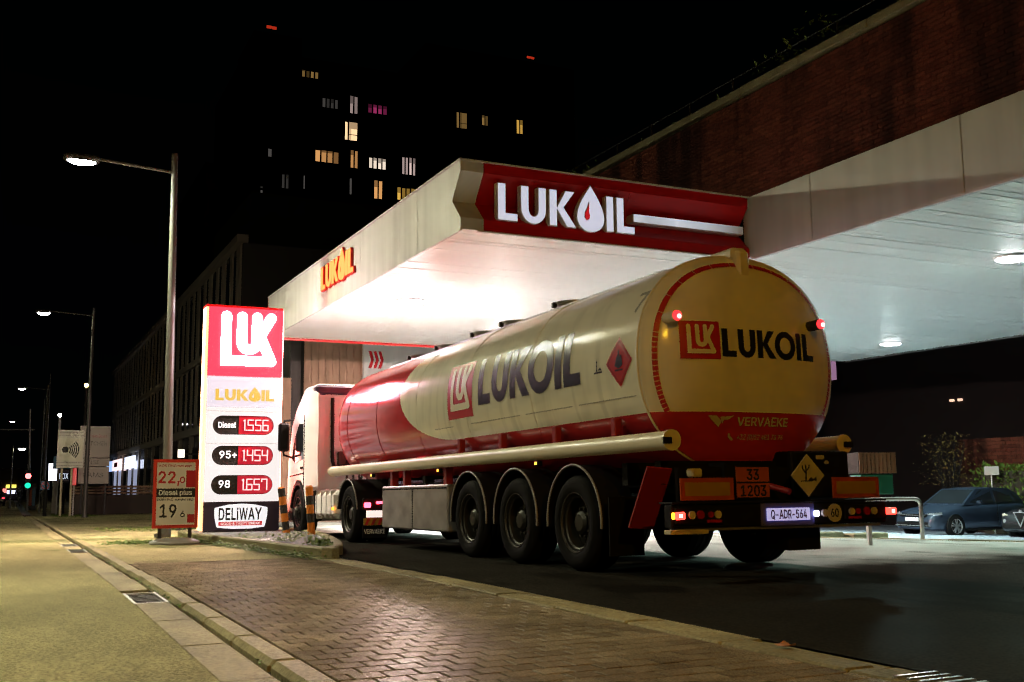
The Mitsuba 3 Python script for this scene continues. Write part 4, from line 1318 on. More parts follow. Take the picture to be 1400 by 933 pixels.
def on_rear(m, s0, u0, off=0.008):
    v = m.vertices
    s, u = v[:, 0] + s0, v[:, 1] + u0
    return trimesh.Trimesh(np.stack([s, rear_l(s, u) - off - v[:, 2], u], 1), m.faces, process=False)


for p in word(2.72, 0.60):
    put('side_letter', on_side(flat(p, 0.05), 2.66, base=-0.14), 'decal_navy', TF, parent=TANK)
put('side_emblem_field', on_side(flat(sbox(0, 0, 0.86, 0.74), 0.05), 3.72, base=-0.26), 'decal_red', TF, parent=TANK)
put('side_emblem', on_side(flat(affinity.scale(emblem(0.80, 0.058), 1.06, 0.95, origin=(0, 0)), 0.05), 3.72, 0.010, base=-0.26), 'decal_cream', TF, parent=TANK)
put('hazard_diamond', on_side(flat(Polygon([(0, -.25), (.25, 0), (0, .25), (-.25, 0)]), .05), -0.86, base=0.0), 'decal_red', TF, parent=TANK, label='red flame hazard diamond')
put('hazard_diamond_line', on_side(flat(Polygon([(0, -.225), (.225, 0), (0, .225), (-.225, 0)]).difference(Polygon([(0, -.205), (.205, 0), (0, .205), (-.205, 0)])), .05), -0.86, 0.009), 'red_paint', TF, parent=TANK)
flame = Polygon([(-.07, -.03), (-.03, .06), (-.03, .02), (.0, .12), (.02, .04), (.05, .07), (.07, -.03), (.0, -.06)]).buffer(.004)
put('hazard_flame', on_side(flat(unary_union([flame, sbox(-.07, -.085, .07, -.07)]), .05), -0.86, 0.010), 'decal_navy', TF, parent=TANK)
put('environment_mark', on_side(flat(unary_union([LineString([(0, 0), (0, .12)]).buffer(.008), LineString([(-.05, 0), (.1, 0)]).buffer(.008), Polygon([(.02, .02), (.07, .05), (.1, .02)])]), .05), -0.42, base=-.06), 'decal_navy', TF, parent=TANK)
seven = unary_union([LineString([(0, .2), (.16, .2), (.05, -.02)]).buffer(.022, cap_style=2, join_style=2)])
put('tank_number', on_side(flat(seven, .05), -1.0, base=0.50), 'decal_grey', TF, parent=TANK)
for a, b in ((0.2, 1.35), (1.5, 3.0), (-1.1, 0.05), (3.6, 4.3)):
    put('side_scuff', on_side(flat(sbox(0, 0, b - a, .012), .05), b, base=-0.36), 'decal_grey', TF, parent=TANK)
# rear end
for p in word(1.16, 0.275):
    put('rear_letter', on_rear(flat(p, .05), -0.41, 2.075), 'decal_navy', TF, parent=TANK)
put('rear_emblem_field', on_rear(flat(sbox(0, 0, .41, .37), .05), -0.84, 2.045), 'decal_red', TF, parent=TANK)
put('rear_emblem', on_rear(flat(emblem(0.37, .058), .04), -0.825, 2.045, .012), 'decal_cream', TF, parent=TANK)
put('haulier_name', on_rear(text('VERVAEKE', .082, .001, True, .62), -0.24, 1.415), 'decal_pale', TF, parent=TANK)
wing = unary_union([Polygon([(0, .09), (.09, .09), (.15, .035), (.12, -.02)]), Polygon([(.13, .075), (.28, .09), (.22, .05), (.17, .05), (.16, .01)])])
put('haulier_wing', on_rear(flat(wing, .05), -0.56, 1.42), 'decal_pale', TF, parent=TANK)
put('phone_number', on_rear(text('+32 (0)52 481 76 76', .048, .001, False, .56), -0.22, 1.285), 'decal_pale', TF, parent=TANK)
put('phone_symbol', on_rear(flat(LineString([(0, .045), (.006, .02), (.04, -.005)]).buffer(.011), .05), -0.315, 1.29), 'decal_pale', TF, parent=TANK)
# reflective contour on the rear, dashed
def ring_band(t0, t1, r0=0.885, r1=0.925, n=6):
    t = np.linspace(t0, t1, n)
    s, u = sec(t)
    a = np.stack([s * r0, TU + (u - TU) * r0 - 0], 1)
    b = np.stack([s * r1, TU + (u - TU) * r1], 1)
    return Polygon(np.vstack([a, b[::-1]]))
k = 0
a = math.radians(212)
while a > math.radians(-32):
    st = math.radians(2.6 if (a > math.radians(168) or a < math.radians(12)) else 12)
    gp_ = math.radians(0.5)
    put('reflective_dash', on_rear(flat(ring_band(a - st + gp_, a, n=4), .06), 0, 0, .009), 'decal_red', TF, parent=TANK)
    a -= st
# rim ring where the end joins the barrel
t = np.linspace(0, 2 * np.pi, 97)
s_, u_ = sec(t)
put('end_weld_ring', tube(np.stack([s_ * 1.004, 0 * t + L_R + .02, TU + (u_ - TU) * 1.004], 1), 0.013, 6), 'cream_paint', TF, smooth=True, parent=TANK)
for l in (1.15, 3.1, 5.0, 6.9, 8.6):
    put('weld_seam', tube(np.stack([s_ * 1.0005, 0 * t + l, TU + (u_ - TU) * 1.0005], 1), 0.006, 5), 'tank_paint', TF, smooth=True, parent=TANK)
# hatches on top and the rear top bracket
for l in (1.93, 3.55, 4.6, 6.1, 7.4):
    h = put('manhole', [cyl((-.12, l, TU + TBH - .06), (-.12, l, TU + TBH + .03), .24, 28), cyl((-.12, l, TU + TBH + .03), (-.12, l, TU + TBH + .055), .31, 28)], 'galvanised', TF, smooth=30, parent=tr)
    scene[h + '__clamp'] = mikit.ply(B(-.46, -.40, l - .03, l + .03, TU + TBH - .02, TU + TBH + .05, .01).apply_transform(TF), 'rim_steel')
for s in (-.42, .42):
    put('walkway_rail', B(s - .02, s + .02, -0.6, 8.4, TU + TBH - .12, TU + TBH - .03), 'galvanised', TF, parent=tr)
put('top_bracket', [B(-.10, .10, L_R - .10, L_R + .30, TU + TBH - .04, TU + TBH + .085, .03), B(-.075, .075, L_R - .16, L_R - .04, TU + TBH - .26, TU + TBH + .05, .03)], 'cream_paint', TF, parent=tr)
# lamp pods on the rear shoulders
for s, u, lab in ((-0.93, 2.44, 'left'), (0.74, 2.44, 'right')):
    l0 = float(rear_l(np.array(s), np.array(u)))
    p = put('marker_lamp', cyl((s, l0 + .06, u), (s, l0 - .17, u), .052, 20), 'black_plastic' if lab == 'right' else 'cream_paint', TF, smooth=30, parent=tr)
    m = rev([(0, .035), (.03, .03), (.048, .012), (.05, 0), (0, 0)][::-1], 24)
    F = TF @ frame([s, l0 - .172, u], [1, 0, 0], [0, 0, 1])
    put('lens', m, 'red_lens', F, em=E((1.0, .025, .03), 2.6, 1.0), parent=p)
    put('bulb', cyl((s, l0 - .206, u - .012), (s, l0 - .212, u - .012), .022, 14), 'red_lens', TF, em=E((1.0, .45, .40), 5, .5), parent=p)

# hose tubes, brackets, marker lights on both flanks
for sd in (-1, 1):
    s = sd * 1.17
    put('hose_tube', cyl((s, -1.72 if sd < 0 else -1.36, 1.255), (s, 9.55, 1.255), .088, 24), 'cream_paint', TF, smooth=30, parent=tr)
    for l in (-1.72 if sd < 0 else -1.36, 9.55):
        put('tube_cap', cyl((s, l - .012, 1.255), (s, l + .012, 1.255), .098, 24), 'cream_paint', TF, parent=tr)
    put('tube_latch', B(s - .012, s + .10 * sd, (-1.75 if sd < 0 else -1.39), (-1.735 if sd < 0 else -1.374), 1.22, 1.28), 'chassis_black', TF, parent=tr)
    for l in (-0.66, 0.62, 2.06, 3.4):
        put('tube_bracket', B(sd * 1.07, sd * 1.15, l - .045, l + .045, 1.30, 1.53, .01), 'red_paint', TF, parent=tr)
    for l in (0.92, 3.97, 7.0):
        h = put('side_marker', B(sd * 1.20 - .03, sd * 1.20 + .03, l - .05, l + .05, 1.10, 1.155, .008), 'chassis_black', TF, parent=tr)
        if sd < 0:
            put('lens', B(s - .062, s - .034, l - .035, l + .035, 1.108, 1.15, .006), 'amber_reflect', TF, em=E((1, .33, .03), 4.0, .25), parent=h)

# chassis
for sd in (-1, 1):
    put('frame_rail', B(sd * .45 - .06, sd * .45 + .06, -1.6, 8.9, .78, 1.06), 'chassis_black', TF, parent=tr)
for l in (-1.3, -.7, .65, 2.0, 3.4, 5, 6.6, 8.2):
    put('cross_beam', B(-1.05, 1.05, l - .05, l + .05, .86, 1.08), 'chassis_black', TF, parent=tr)
put('belly_skirt', B(-1.0, 1.0, 3.3, 6.6, .55, 1.02, .05), 'chassis_black', TF, parent=tr)
put('tool_box', B(-1.25, -.62, 3.56, 6.36, .30, .94, .02), 'box_steel', TF, parent=tr, label='dented grey steel equipment box under the tank')
put('box_lid_edge', [B(-1.256, -1.25, 3.58, 6.34, .88, .90), B(-1.256, -1.25, 4.94, 4.955, .33, .9)], 'chassis_black', TF, parent=tr + '__tool_box')
for l in (3.9, 5.6, 6.2):
    put('box_hanger', B(-1.15, -1.05, l - .05, l + .05, .9, 1.2), 'red_paint', TF, parent=tr)
put('tool_box', B(.62, 1.25, 3.56, 6.36, .34, .94, .02), 'box_steel', TF, parent=tr)
for sd in (-1, 1):
    put('landing_leg', B(sd * .85 - .07, sd * .85 + .07, 6.75, 6.9, .38, 1.0, .01), 'chassis_black', TF, parent=tr)
for l in (0.02, 1.45, 2.85):
    put('axle', cyl((-1.0, l, .5), (1.0, l, .5), .075, 12), 'chassis_black', TF, parent=tr)


def wheel(parent, s, l, u, r=.5, w=.36, sd=-1, deep=True, dual=False):
    """A lorry wheel; sd is the side its face looks to."""
    A = along((sd, 0, 0), (s, l, u))
    ri = r * .58
    h = w / 2
    tyre = [(ri - .01, -h * .8), (ri + .03, -h * .98), (r * .84, -h * 1.05), (r * .97, -h * .85), (r, -h * .7)]
    for g in (-.4, 0, .4):
        tyre += [(r, h * (g - .1)), (r - .012, h * (g - .08)), (r - .012, h * (g + .08)), (r, h * (g + .1))]
    tyre += [(r, h * .7), (r * .97, h * .85), (r * .92, h * .98), (r * .84, h * 1.05), (r * .72, h * 1.03), (ri + .03, h * .96), (ri - .01, h * .8)]
    wk = put('wheel', rev(tyre, 48), 'rubber', TF @ A, smooth=30, parent=parent)
    dp = h * .15 if deep else h * .72
    rim = [(ri + .005, -h * .8), (ri - .02, -h * .6), (ri - .02, dp - .02), (ri * .62, dp + .0), (ri * .60, dp + .03), (ri * .42, dp + .035), (ri * .42, h * .55 if deep else dp + .08), (ri * .3, h * .72 if deep else dp + .12), (0, h * .75 if deep else dp + .12)]
    rim2 = [(ri - .02, dp - .015), (ri - .025, h * .70), (ri + .006, h * .84), (ri + .02, h * .98), (ri + .028, h * .98), (ri + .022, h * .78)]
    put('rim', [rev(rim, 40), rev(rim2, 40)], 'rim_steel', TF @ A, smooth=35, parent=wk)
    nb = []
    for k in range(10):
        a = k / 10 * 2 * math.pi
        c = np.array([math.cos(a), math.sin(a), 0]) * ri * .52
        nb.append(cyl(c + [0, 0, dp + .03], c + [0, 0, dp + .065], .016, 6))
    labels[put('wheel_nuts', nb, 'rim_steel', TF @ A, parent=wk)] = {'kind': 'stuff'}
    return wk


def fender(parent, s0, s1, l, u, r, a0=-6, a1=186, mat='chassis_black', th=.018):
    t = np.radians(np.linspace(a0, a1, 30))
    o = np.stack([l + r * np.cos(t), u + r * np.sin(t)], 1)
    i = np.stack([l + (r - th) * np.cos(t), u + (r - th) * np.sin(t)], 1)
    M = np.array([[0, 0, 1, s0], [1, 0, 0, 0], [0, 1, 0, 0], [0, 0, 0, 1.0]])
    m = ext(Polygon(np.vstack([o, i[::-1]])), s1 - s0)
    e = tube(np.stack([0 * t + (s0 if s0 < 0 else s1), l + r * np.cos(t), u + r * np.sin(t)], 1), .014, 6)
    f = put('mudguard', m, mat, TF @ M, smooth=30, parent=parent)
    put('lip', e, 'lip_plastic', TF, smooth=True, parent=f)


for l in (0.02, 1.45, 2.85):
    for sd in (-1, 1):
        wheel(tr, sd * 1.06, l, .49, r=.49, sd=sd)
        a, b = sorted((sd * .86, sd * 1.25))
        fender(tr, a, b, l, .5, .585)
# rear frame, bumper and lamps
LB = -1.80
put('bumper', B(-1.25, 1.25, LB, LB + .12, .47, .675, .01), 'chassis_black', TF, parent=tr)
put('rear_step', B(-1.27, -.86, LB - .01, LB + .10, .415, .455, .005), 'post_cream', TF, parent=tr)
put('under_bar', B(-1.2, 1.2, LB + .02, LB + .12, .44, .466, .005), 'galvanised', TF, parent=tr)
put('bumper_ledge', B(-1.25, 1.25, LB - .02, LB + .2, .68, .70, .004), 'chassis_black', TF, parent=tr)
put('rear_cross_panel', B(-1.0, .5, LB + .25, LB + .30, .70, 1.02), 'chassis_black', TF, parent=tr)
put('hanging_block', B(.25, .64, LB + .25, LB + .6, .22, .44, .01), 'chassis_black', TF, parent=tr)
FR = lambda s, u, off=0.0: TF @ frame([s, LB - off, u], [1, 0, 0], [0, 0, 1])
for sd, mir in ((-1, False), (1, True)):
    cl = put('tail_lamp', B(min(sd * .70, sd * 1.23), max(sd * .70, sd * 1.23), LB - .035, LB - .002, .50, .655, .012), 'chassis_black', TF, parent=tr)
    for q, c, mat in ((.78, .035, 'clear_lens'), (.86, .028, 'red_lens'), (.97, .04, 'red_lens'), (1.06, .036, 'clear_lens')):
        put('lens', cyl((sd * q, LB - .034, .585), (sd * q, LB - .052, .585), c, 18), mat, TF, parent=cl)
    put('reflector', B(min(sd * .74, sd * .9), max(sd * .74, sd * .9), LB - .045, LB - .036, .515, .54), 'red_lens', TF, parent=cl)
    x = -1.19 if sd < 0 else 1.29
    put('position_light', B(x - .055, x + .055, LB - .06, LB - .036 if sd < 0 else LB + .05, .545, .615, .012), 'red_lens', TF, em=E((1.0, .03, .02), 7.0, 1.2), parent=cl, label='lit red tail light')
    put('bulb', B(x - .016, x + .016, LB - .064, LB - .061, .566, .594), 'red_lens', TF, em=E((1.0, .5, .45), 8, .3), parent=cl)
    if sd < 0:
        put('turn_light', B(x - .088, x - .057, LB - .06, LB - .036, .55, .61, .008), 'amber_reflect', TF, em=E((1.0, .25, .01), 8.0, .5), parent=cl)
    mk = put('marking_plate', ext(sbox(-.29, 0, .29, .20), .012), 'orange_reflect', FR(sd * .87, .712, .012), parent=tr)
    put('plate_field', ext(sbox(-.245, .04, .245, .16), .003), 'amber_reflect', FR(sd * .87, .712, .025), parent=mk)
pn = put('hazard_plate', ext(sbox(0, 0, .37, .29), .01), 'orange_plate', FR(-.55, .725, .02), parent=tr, label='orange hazard code plate')
put('plate_border', ext(unary_union([sbox(0, .135, .37, .15), sbox(0, 0, .37, .008), sbox(0, .282, .37, .29)]), .002), 'ink_black', FR(-.55, .725, .031), parent=pn)
t = text('33', .095, .002, True, .14); t.apply_translation((.115, .168, 0))
put('code', t, 'ink_black', FR(-.55, .725, .031), parent=pn)
t = text('1203', .095, .002, True, .29); t.apply_translation((.04, .02, 0))
put('code', t, 'ink_black', FR(-.55, .725, .031), parent=pn)
dm = put('environment_plate', ext(Polygon([(0, -.20), (.20, 0), (0, .20), (-.20, 0)]), .008), 'decal_pale', FR(.28, .93, .02), parent=tr, label='pale diamond plate with a dead tree and fish')
tree = unary_union([Polygon([(-.035, -.05), (-.018, -.05), (-.012, .05), (-.02, .10), (-.03, .10), (-.028, .05)]), LineString([(-.022, .02), (-.06, .06), (-.062, .09)]).buffer(.006), LineString([(-.02, .04), (.015, .07), (.02, .1)]).buffer(.006), sbox(-.09, -.058, .03, -.05),
                    Polygon([(.0, -.05), (.03, -.02), (.07, -.035), (.10, -.01), (.10, -.06), (.07, -.045), (.04, -.06)])])
put('symbol', ext(tree, .003), 'ink_black', FR(.28, .93, .0285), parent=dm)
np_ = put('number_plate', ext(sbox(0, 0, .50, .115), .01), 'white_plastic', FR(-.22, .515, .02), em=E((.55, .55, 1.0), .62, .4), parent=tr, label='lit number plate')
t = text('Q-ADR-564', .078, .002, True, .42); t.apply_translation((.04, .019, 0))
put('plate_text', t, 'plate_ink', FR(-.22, .515, .031), parent=np_)
put('plate_holder', ext(sbox(-.06, -.045, .56, .16), .012), 'plate_blue', FR(-.22, .515, .004), parent=tr)
put('plate_lamp', B(.335, .375, LB - .06, LB - .005, .545, .60, .01), 'clear_lens', TF, em=E((.65, .68, 1.0), 6.0, .6), parent=tr)
put('limit_disc', ext(Point(0, 0).buffer(.088), .004), 'decal_pale', FR(.585, .575, .02), parent=tr)
t = text('60', .075, .002, True, .095); t.apply_translation((-.0475, -.037, 0))
put('limit_figure', t, 'ink_black', FR(.585, .575, .0245), parent=tr + '__limit_disc')
put('side_lens', cyl((.47, LB - .002, .575), (.47, LB - .03, .575), .035, 16), 'clear_lens', TF, parent=tr)
# slanting red mud guard at the rear left, cabinet and fittings at the rear right
q = [(-1.25, -1.06, .47), (-.98, -1.06, .45), (-.98, -1.42, 1.01), (-1.25, -1.42, 1.03)]
F4 = np.array(q)
nrm = np.cross(F4[1] - F4[0], F4[3] - F4[0]); nrm /= np.linalg.norm(nrm)
vv = np.vstack([F4, F4 + nrm * .02])
put('mud_flap', trimesh.convex.convex_hull(vv), 'red_paint', TF, parent=tr, label='slanting red guard behind the left wheels')
put('mud_flap', B(.86, 1.25, -.72, -.70, .18, .75), 'rubber', TF, parent=tr)
put('mud_flap', B(-1.25, -.86, -.72, -.70, .18, .75), 'rubber', TF, parent=tr)
put('pump_cabinet', B(.30, 1.02, LB + .22, LB + .62, .72, 1.17, .015), 'chassis_black', TF, parent=tr)
put('cabinet_latch', [B(.60, .70, LB + .205, LB + .219, 1.09, 1.13, .004), cyl((.72, LB + .22, 1.06), (.72, LB + .19, 1.06), .018, 10)], 'post_cream', TF, parent=tr)
put('pipe_stub', cyl((-.02, LB + .3, .86), (.06, LB - .02, .78), .03, 12), 'red_paint', TF, parent=tr)
put('drain_valve', [cyl((-.55, -1.1, .98), (-.55, -1.35, .93), .07, 16), cyl((-.55, -1.35, .93), (-.55, -1.39, .93), .09, 16)], 'red_paint', TF, smooth=30, parent=tr)
put('beacon_base', B(-.98, -.86, LB + .05, LB + .15, .92, 1.0, .015), 'post_cream', TF, parent=tr)

# ------------------------------------------------------------------ tractor unit (same frame)
tc = thing('truck_tractor', 'white lorry tractor coupled to the tank trailer, red tail lights lit', 'lorry')
LR_ = 8.3
for sd in (-1, 1):
    wheel(tc, sd * 1.07, LR_, .49, r=.49, w=.32, sd=sd)
    wheel(tc, sd * .73, LR_, .49, r=.49, w=.28, sd=sd)
    a, b = sorted((sd * .58, sd * 1.25))
    fender(tc, a, b, LR_, .49, .60, 8, 172, 'chassis_black')
    wheel(tc, sd * 1.06, 11.98, .49, r=.49, w=.32, sd=sd, deep=False)
for sd in (-1, 1):
    put('frame_rail', B(sd * .42 - .05, sd * .42 + .05, 7.45, 12.8, .62, .88), 'chassis_black', TF, parent=tc)
put('fifth_wheel', B(-.5, .5, 7.9, 8.9, .90, 1.02, .04), 'rim_steel', TF, parent=tc)
for sd in (-1, 1):
    a, b = sorted((sd * .80, sd * 1.22))
    put('rear_mud_flap', B(a, b, 7.49, 7.51, .10, .30), 'rubber', TF, parent=tc)
    t = text('VERVAEKE', .075, .002, True, .36)
    t.apply_translation((a + .03, .17, 0))
    put('flap_lettering', t, 'white_plastic', TF @ frame([0, 7.488, 0], [1, 0, 0], [0, 0, 1]), parent=tc)
    put('lamp_bracket', B(a, b, 7.46, 7.50, .56, .76, .01), 'chassis_black', TF, parent=tc)
    put('tail_light', B(min(sd * 1.09, sd * 1.21), max(sd * 1.09, sd * 1.21), 7.42, 7.459, .60, .69, .015), 'red_lens', TF, em=E((1, .03, .05), 16.0, 1.6), parent=tc)
    put('brake_light', B(min(sd * .82, sd * 1.0), max(sd * .82, sd * 1.0), 7.42, 7.459, .66, .71, .012), 'red_lens', TF, em=E((1, .03, .05), 14.0, 1.4), parent=tc)
npl = put('number_plate', B(-1.16, -.78, 7.47, 7.488, .44, .555), 'white_plastic', TF, em=E((1, .78, .72), 1.0, .2), parent=tc)
sb = put('striped_board', B(-1.20, -.77, 7.47, 7.488, .31, .43), 'amber_reflect', TF, parent=tc)
for k in range(4):
    x = -1.19 + k * .11
    put('stripe', ext(Polygon([(x, .315), (x + .045, .315), (x + .10, .425), (x + .055, .425)]), .003), 'decal_red', TF @ frame([0, 7.467, 0], [1, 0, 0], [0, 0, 1]), parent=sb)
# side tank with bands
ftk = put('fuel_tank', B(-1.2, -.62, 9.25, 10.75, .38, .92, .10), 'cab_white', TF, parent=tc)
for l in (9.5, 9.85, 10.2, 10.55):
    put('tank_strap', B(-1.21, -.61, l - .02, l + .02, .37, .93, .09), 'galvanised', TF, parent=ftk)
put('side_light', B(-1.235, -1.205, 9.3, 9.36, .55, .6), 'amber_reflect', TF, em=E((1, .33, .03), 4, .2), parent=ftk)
put('battery_box', B(.62, 1.2, 9.25, 10.75, .38, .92, .06), 'chassis_black', TF, parent=tc)
put('deck_plate', B(-.6, .6, 9.3, 10.6, .90, .93), 'galvanised', TF, parent=tc)
hs = put('air_hoses', [tube(bend([(x, 10.72, 1.62), (x - .1, 10.4, 1.0), (x + .05, 9.9, 1.1), (x, 9.7, 1.25)], .18), .02, 8) for x in (-.55, -.42, -.30)], 'chassis_black', TF, smooth=True, parent=tc)
put('connector_panel', B(-.75, -.2, 10.66, 10.74, 1.35, 1.68, .01), 'rim_steel', TF, parent=tc)
# cab shell: side profile with a raked front, extruded and shouldered
cab = Polygon([(10.80, .95), (10.80, 2.86), (10.92, 3.0), (11.55, 2.98), (12.25, 2.62), (12.62, 2.30), (12.92, 1.52), (12.98, .95), (12.95, .50), (12.55, .50), (12.52, .70), (12.38, .98), (12.12, 1.12), (11.84, 1.12), (11.58, .98), (11.45, .70), (11.42, .55), (10.95, .55)])
CM = np.array([[0, 0, 1, 0], [1, 0, 0, 0], [0, 1, 0, 0], [0, 0, 0, 1.0]])


def slab(poly, s0, s1):
    m = ext(poly, s1 - s0)
    m.apply_transform(CM)
    m.apply_translation((s0, 0, 0))
    return m


c2 = affinity.scale(cab.buffer(-.03).buffer(.015), 1, 1)
body = put('cab', [slab(cab.buffer(-.02).buffer(.02), -1.15, 1.15), slab(c2.buffer(0), -1.19, 1.19), slab(cab.buffer(-.06).buffer(.03), -1.215, 1.215)], 'cab_white', TF, parent=tc)
put('side_window', slab(Polygon([(11.62, 1.56), (11.62, 2.28), (11.95, 2.30), (12.32, 2.02), (12.55, 1.60), (12.3, 1.50)]).buffer(.0), -1.223, -1.19), 'glass_dark', TF, parent=body)
dr_ = put('door', slab(Polygon([(11.52, 1.0), (11.52, 2.45), (11.56, 2.45), (11.56, 1.0)]), -1.221, -1.2), 'chassis_black', TF, parent=body)
put('door_line', slab(Polygon([(11.56, 1.26), (12.75, 1.22), (12.75, 1.245), (11.56, 1.285)]), -1.221, -1.2), 'chassis_black', TF, parent=body)
put('door_handle', B(-1.245, -1.21, 11.62, 11.78, 1.36, 1.41, .012), 'chassis_black', TF, parent=body)
put('windscreen', [slab(Polygon([(12.28, 2.58), (12.60, 2.28), (12.88, 1.58), (12.905, 1.60), (12.63, 2.32), (12.30, 2.62)]), -1.05, 1.05)], 'glass_dark', TF, parent=body)
put('wheel_arch', slab(Polygon(np.vstack([[(11.98 + .62 * math.cos(a), .49 + .62 * math.sin(a)) for a in np.linspace(.15, 3.0, 16)], [(11.98 + .55 * math.cos(a), .49 + .55 * math.sin(a)) for a in np.linspace(3.0, .15, 16)]])), -1.235, -1.0), 'chassis_black', TF, parent=body)
put('roof_fairing', [B(-1.12, 1.12, 10.86, 11.9, 2.97, 3.04, .04)], 'cab_white', TF, parent=body)
put('rear_wall', B(-1.14, 1.14, 10.765, 10.80, .95, 2.86), 'wall_pale', TF, parent=body)
for k in range(26):
    z = 1.62 + k * .047
    put('louvre', B(-1.0, -.35, 10.742, 10.764, z, z + .030, .004), 'wall_pale', TF, parent=body)
put('roof_hood', B(-1.2, 1.2, 10.70, 10.92, 2.80, 3.0, .05), 'navy_panel', TF, parent=body, label='dark rounded rear edge of the cab roof')
put('side_deflector', slab(Polygon([(10.78, 1.0), (10.42, 1.02), (10.46, 1.7), (10.40, 2.3), (10.46, 2.78), (10.78, 2.86)]).buffer(.02), -1.225, -1.195), 'cab_white', TF, parent=tc)
put('side_deflector', slab(Polygon([(10.78, 1.0), (10.42, 1.02), (10.46, 1.7), (10.40, 2.3), (10.46, 2.78), (10.78, 2.86)]).buffer(.02), 1.195, 1.225), 'cab_white', TF, parent=tc)
put('intake_pipe', tube(bend([(-.86, 10.72, 2.74), (-.86, 10.70, 1.5), (-.80, 10.6, 1.2)], .1), .035, 10), 'chassis_black', TF, smooth=True, parent=tc)
mr = put('mirror', B(-1.52, -1.30, 12.45, 12.62, 1.75, 2.35, .04), 'chassis_black', TF, parent=tc)
put('arm', [tube([(-1.19, 12.5, 2.42), (-1.40, 12.53, 2.40), (-1.41, 12.53, 2.34)], .022, 8), tube([(-1.19, 12.6, 1.62), (-1.40, 12.55, 1.68), (-1.41, 12.53, 1.76)], .022, 8)], 'chassis_black', TF, parent=mr)
put('bumper', B(-1.2, 1.2, 12.88, 13.02, .28, .72, .05), 'cab_white', TF, parent=tc)
put('step', B(-1.21, -1.0, 12.5, 12.88, .30, .5, .02), 'chassis_black', TF, parent=tc)
put('side_skirt', B(-1.2, -1.0, 10.8, 11.38, .33, .93, .03), 'chassis_black', TF, parent=tc)

# ------------------------------------------------------------------ hoop rail and slatted cabinet at the forecourt's right edge
hp = thing('hoop_rail', 'shiny steel hoop rail at the forecourt edge behind the tank trailer', 'railing')
a, b = np.array([12.50, 12.98]), np.array([13.27, 12.60])
z0, z1 = -0.30, .60
put('hoop', tube(bend([(a[0], a[1], z0), (a[0], a[1], z1), (b[0], b[1], z1), (b[0], b[1], z0)], .12, 8), .034, 14), 'steel_bright', smooth=True, parent=hp)
sc = thing('slat_cabinet', 'small green cabinet with brown slatted top behind the right end of the bumper', 'cabinet')
Fc = frame([11.03, 11.57, 0], [.92, -.39, 0], [.39, .92, 0])
put('body', B(.03, .50, .03, .45, .70, .985, .01), 'green_metal', Fc, parent=sc)
put('post', B(.165, .215, .2, .25, -.05, .699), 'galvanised', Fc, parent=sc)
put('top_box', B(0, .53, 0.012, .48, .995, 1.30, .008), 'chassis_black', Fc, parent=sc)
for k in range(9):
    put('slat', B(.005 + k * .058, .055 + k * .058, -.012, .010, 1.0, 1.295, .004), 'wood', Fc, parent=sc)
for k in range(8):
    put('slat', B(.531, .548, .01 + k * .058, .06 + k * .058, 1.0, 1.295, .004), 'wood', Fc, parent=sc)
plk = thing('low_kerb_block', 'low pale concrete blocks lying beyond the hoop rail', 'block')
for k, (x, y) in enumerate(((13.2, 15.2), (14.1, 15.0))):
    z = float(lot_z(x, y))
    put('block', B(x, x + .85, y, y + .3, z, z + .16, .02), 'concrete', parent=plk)

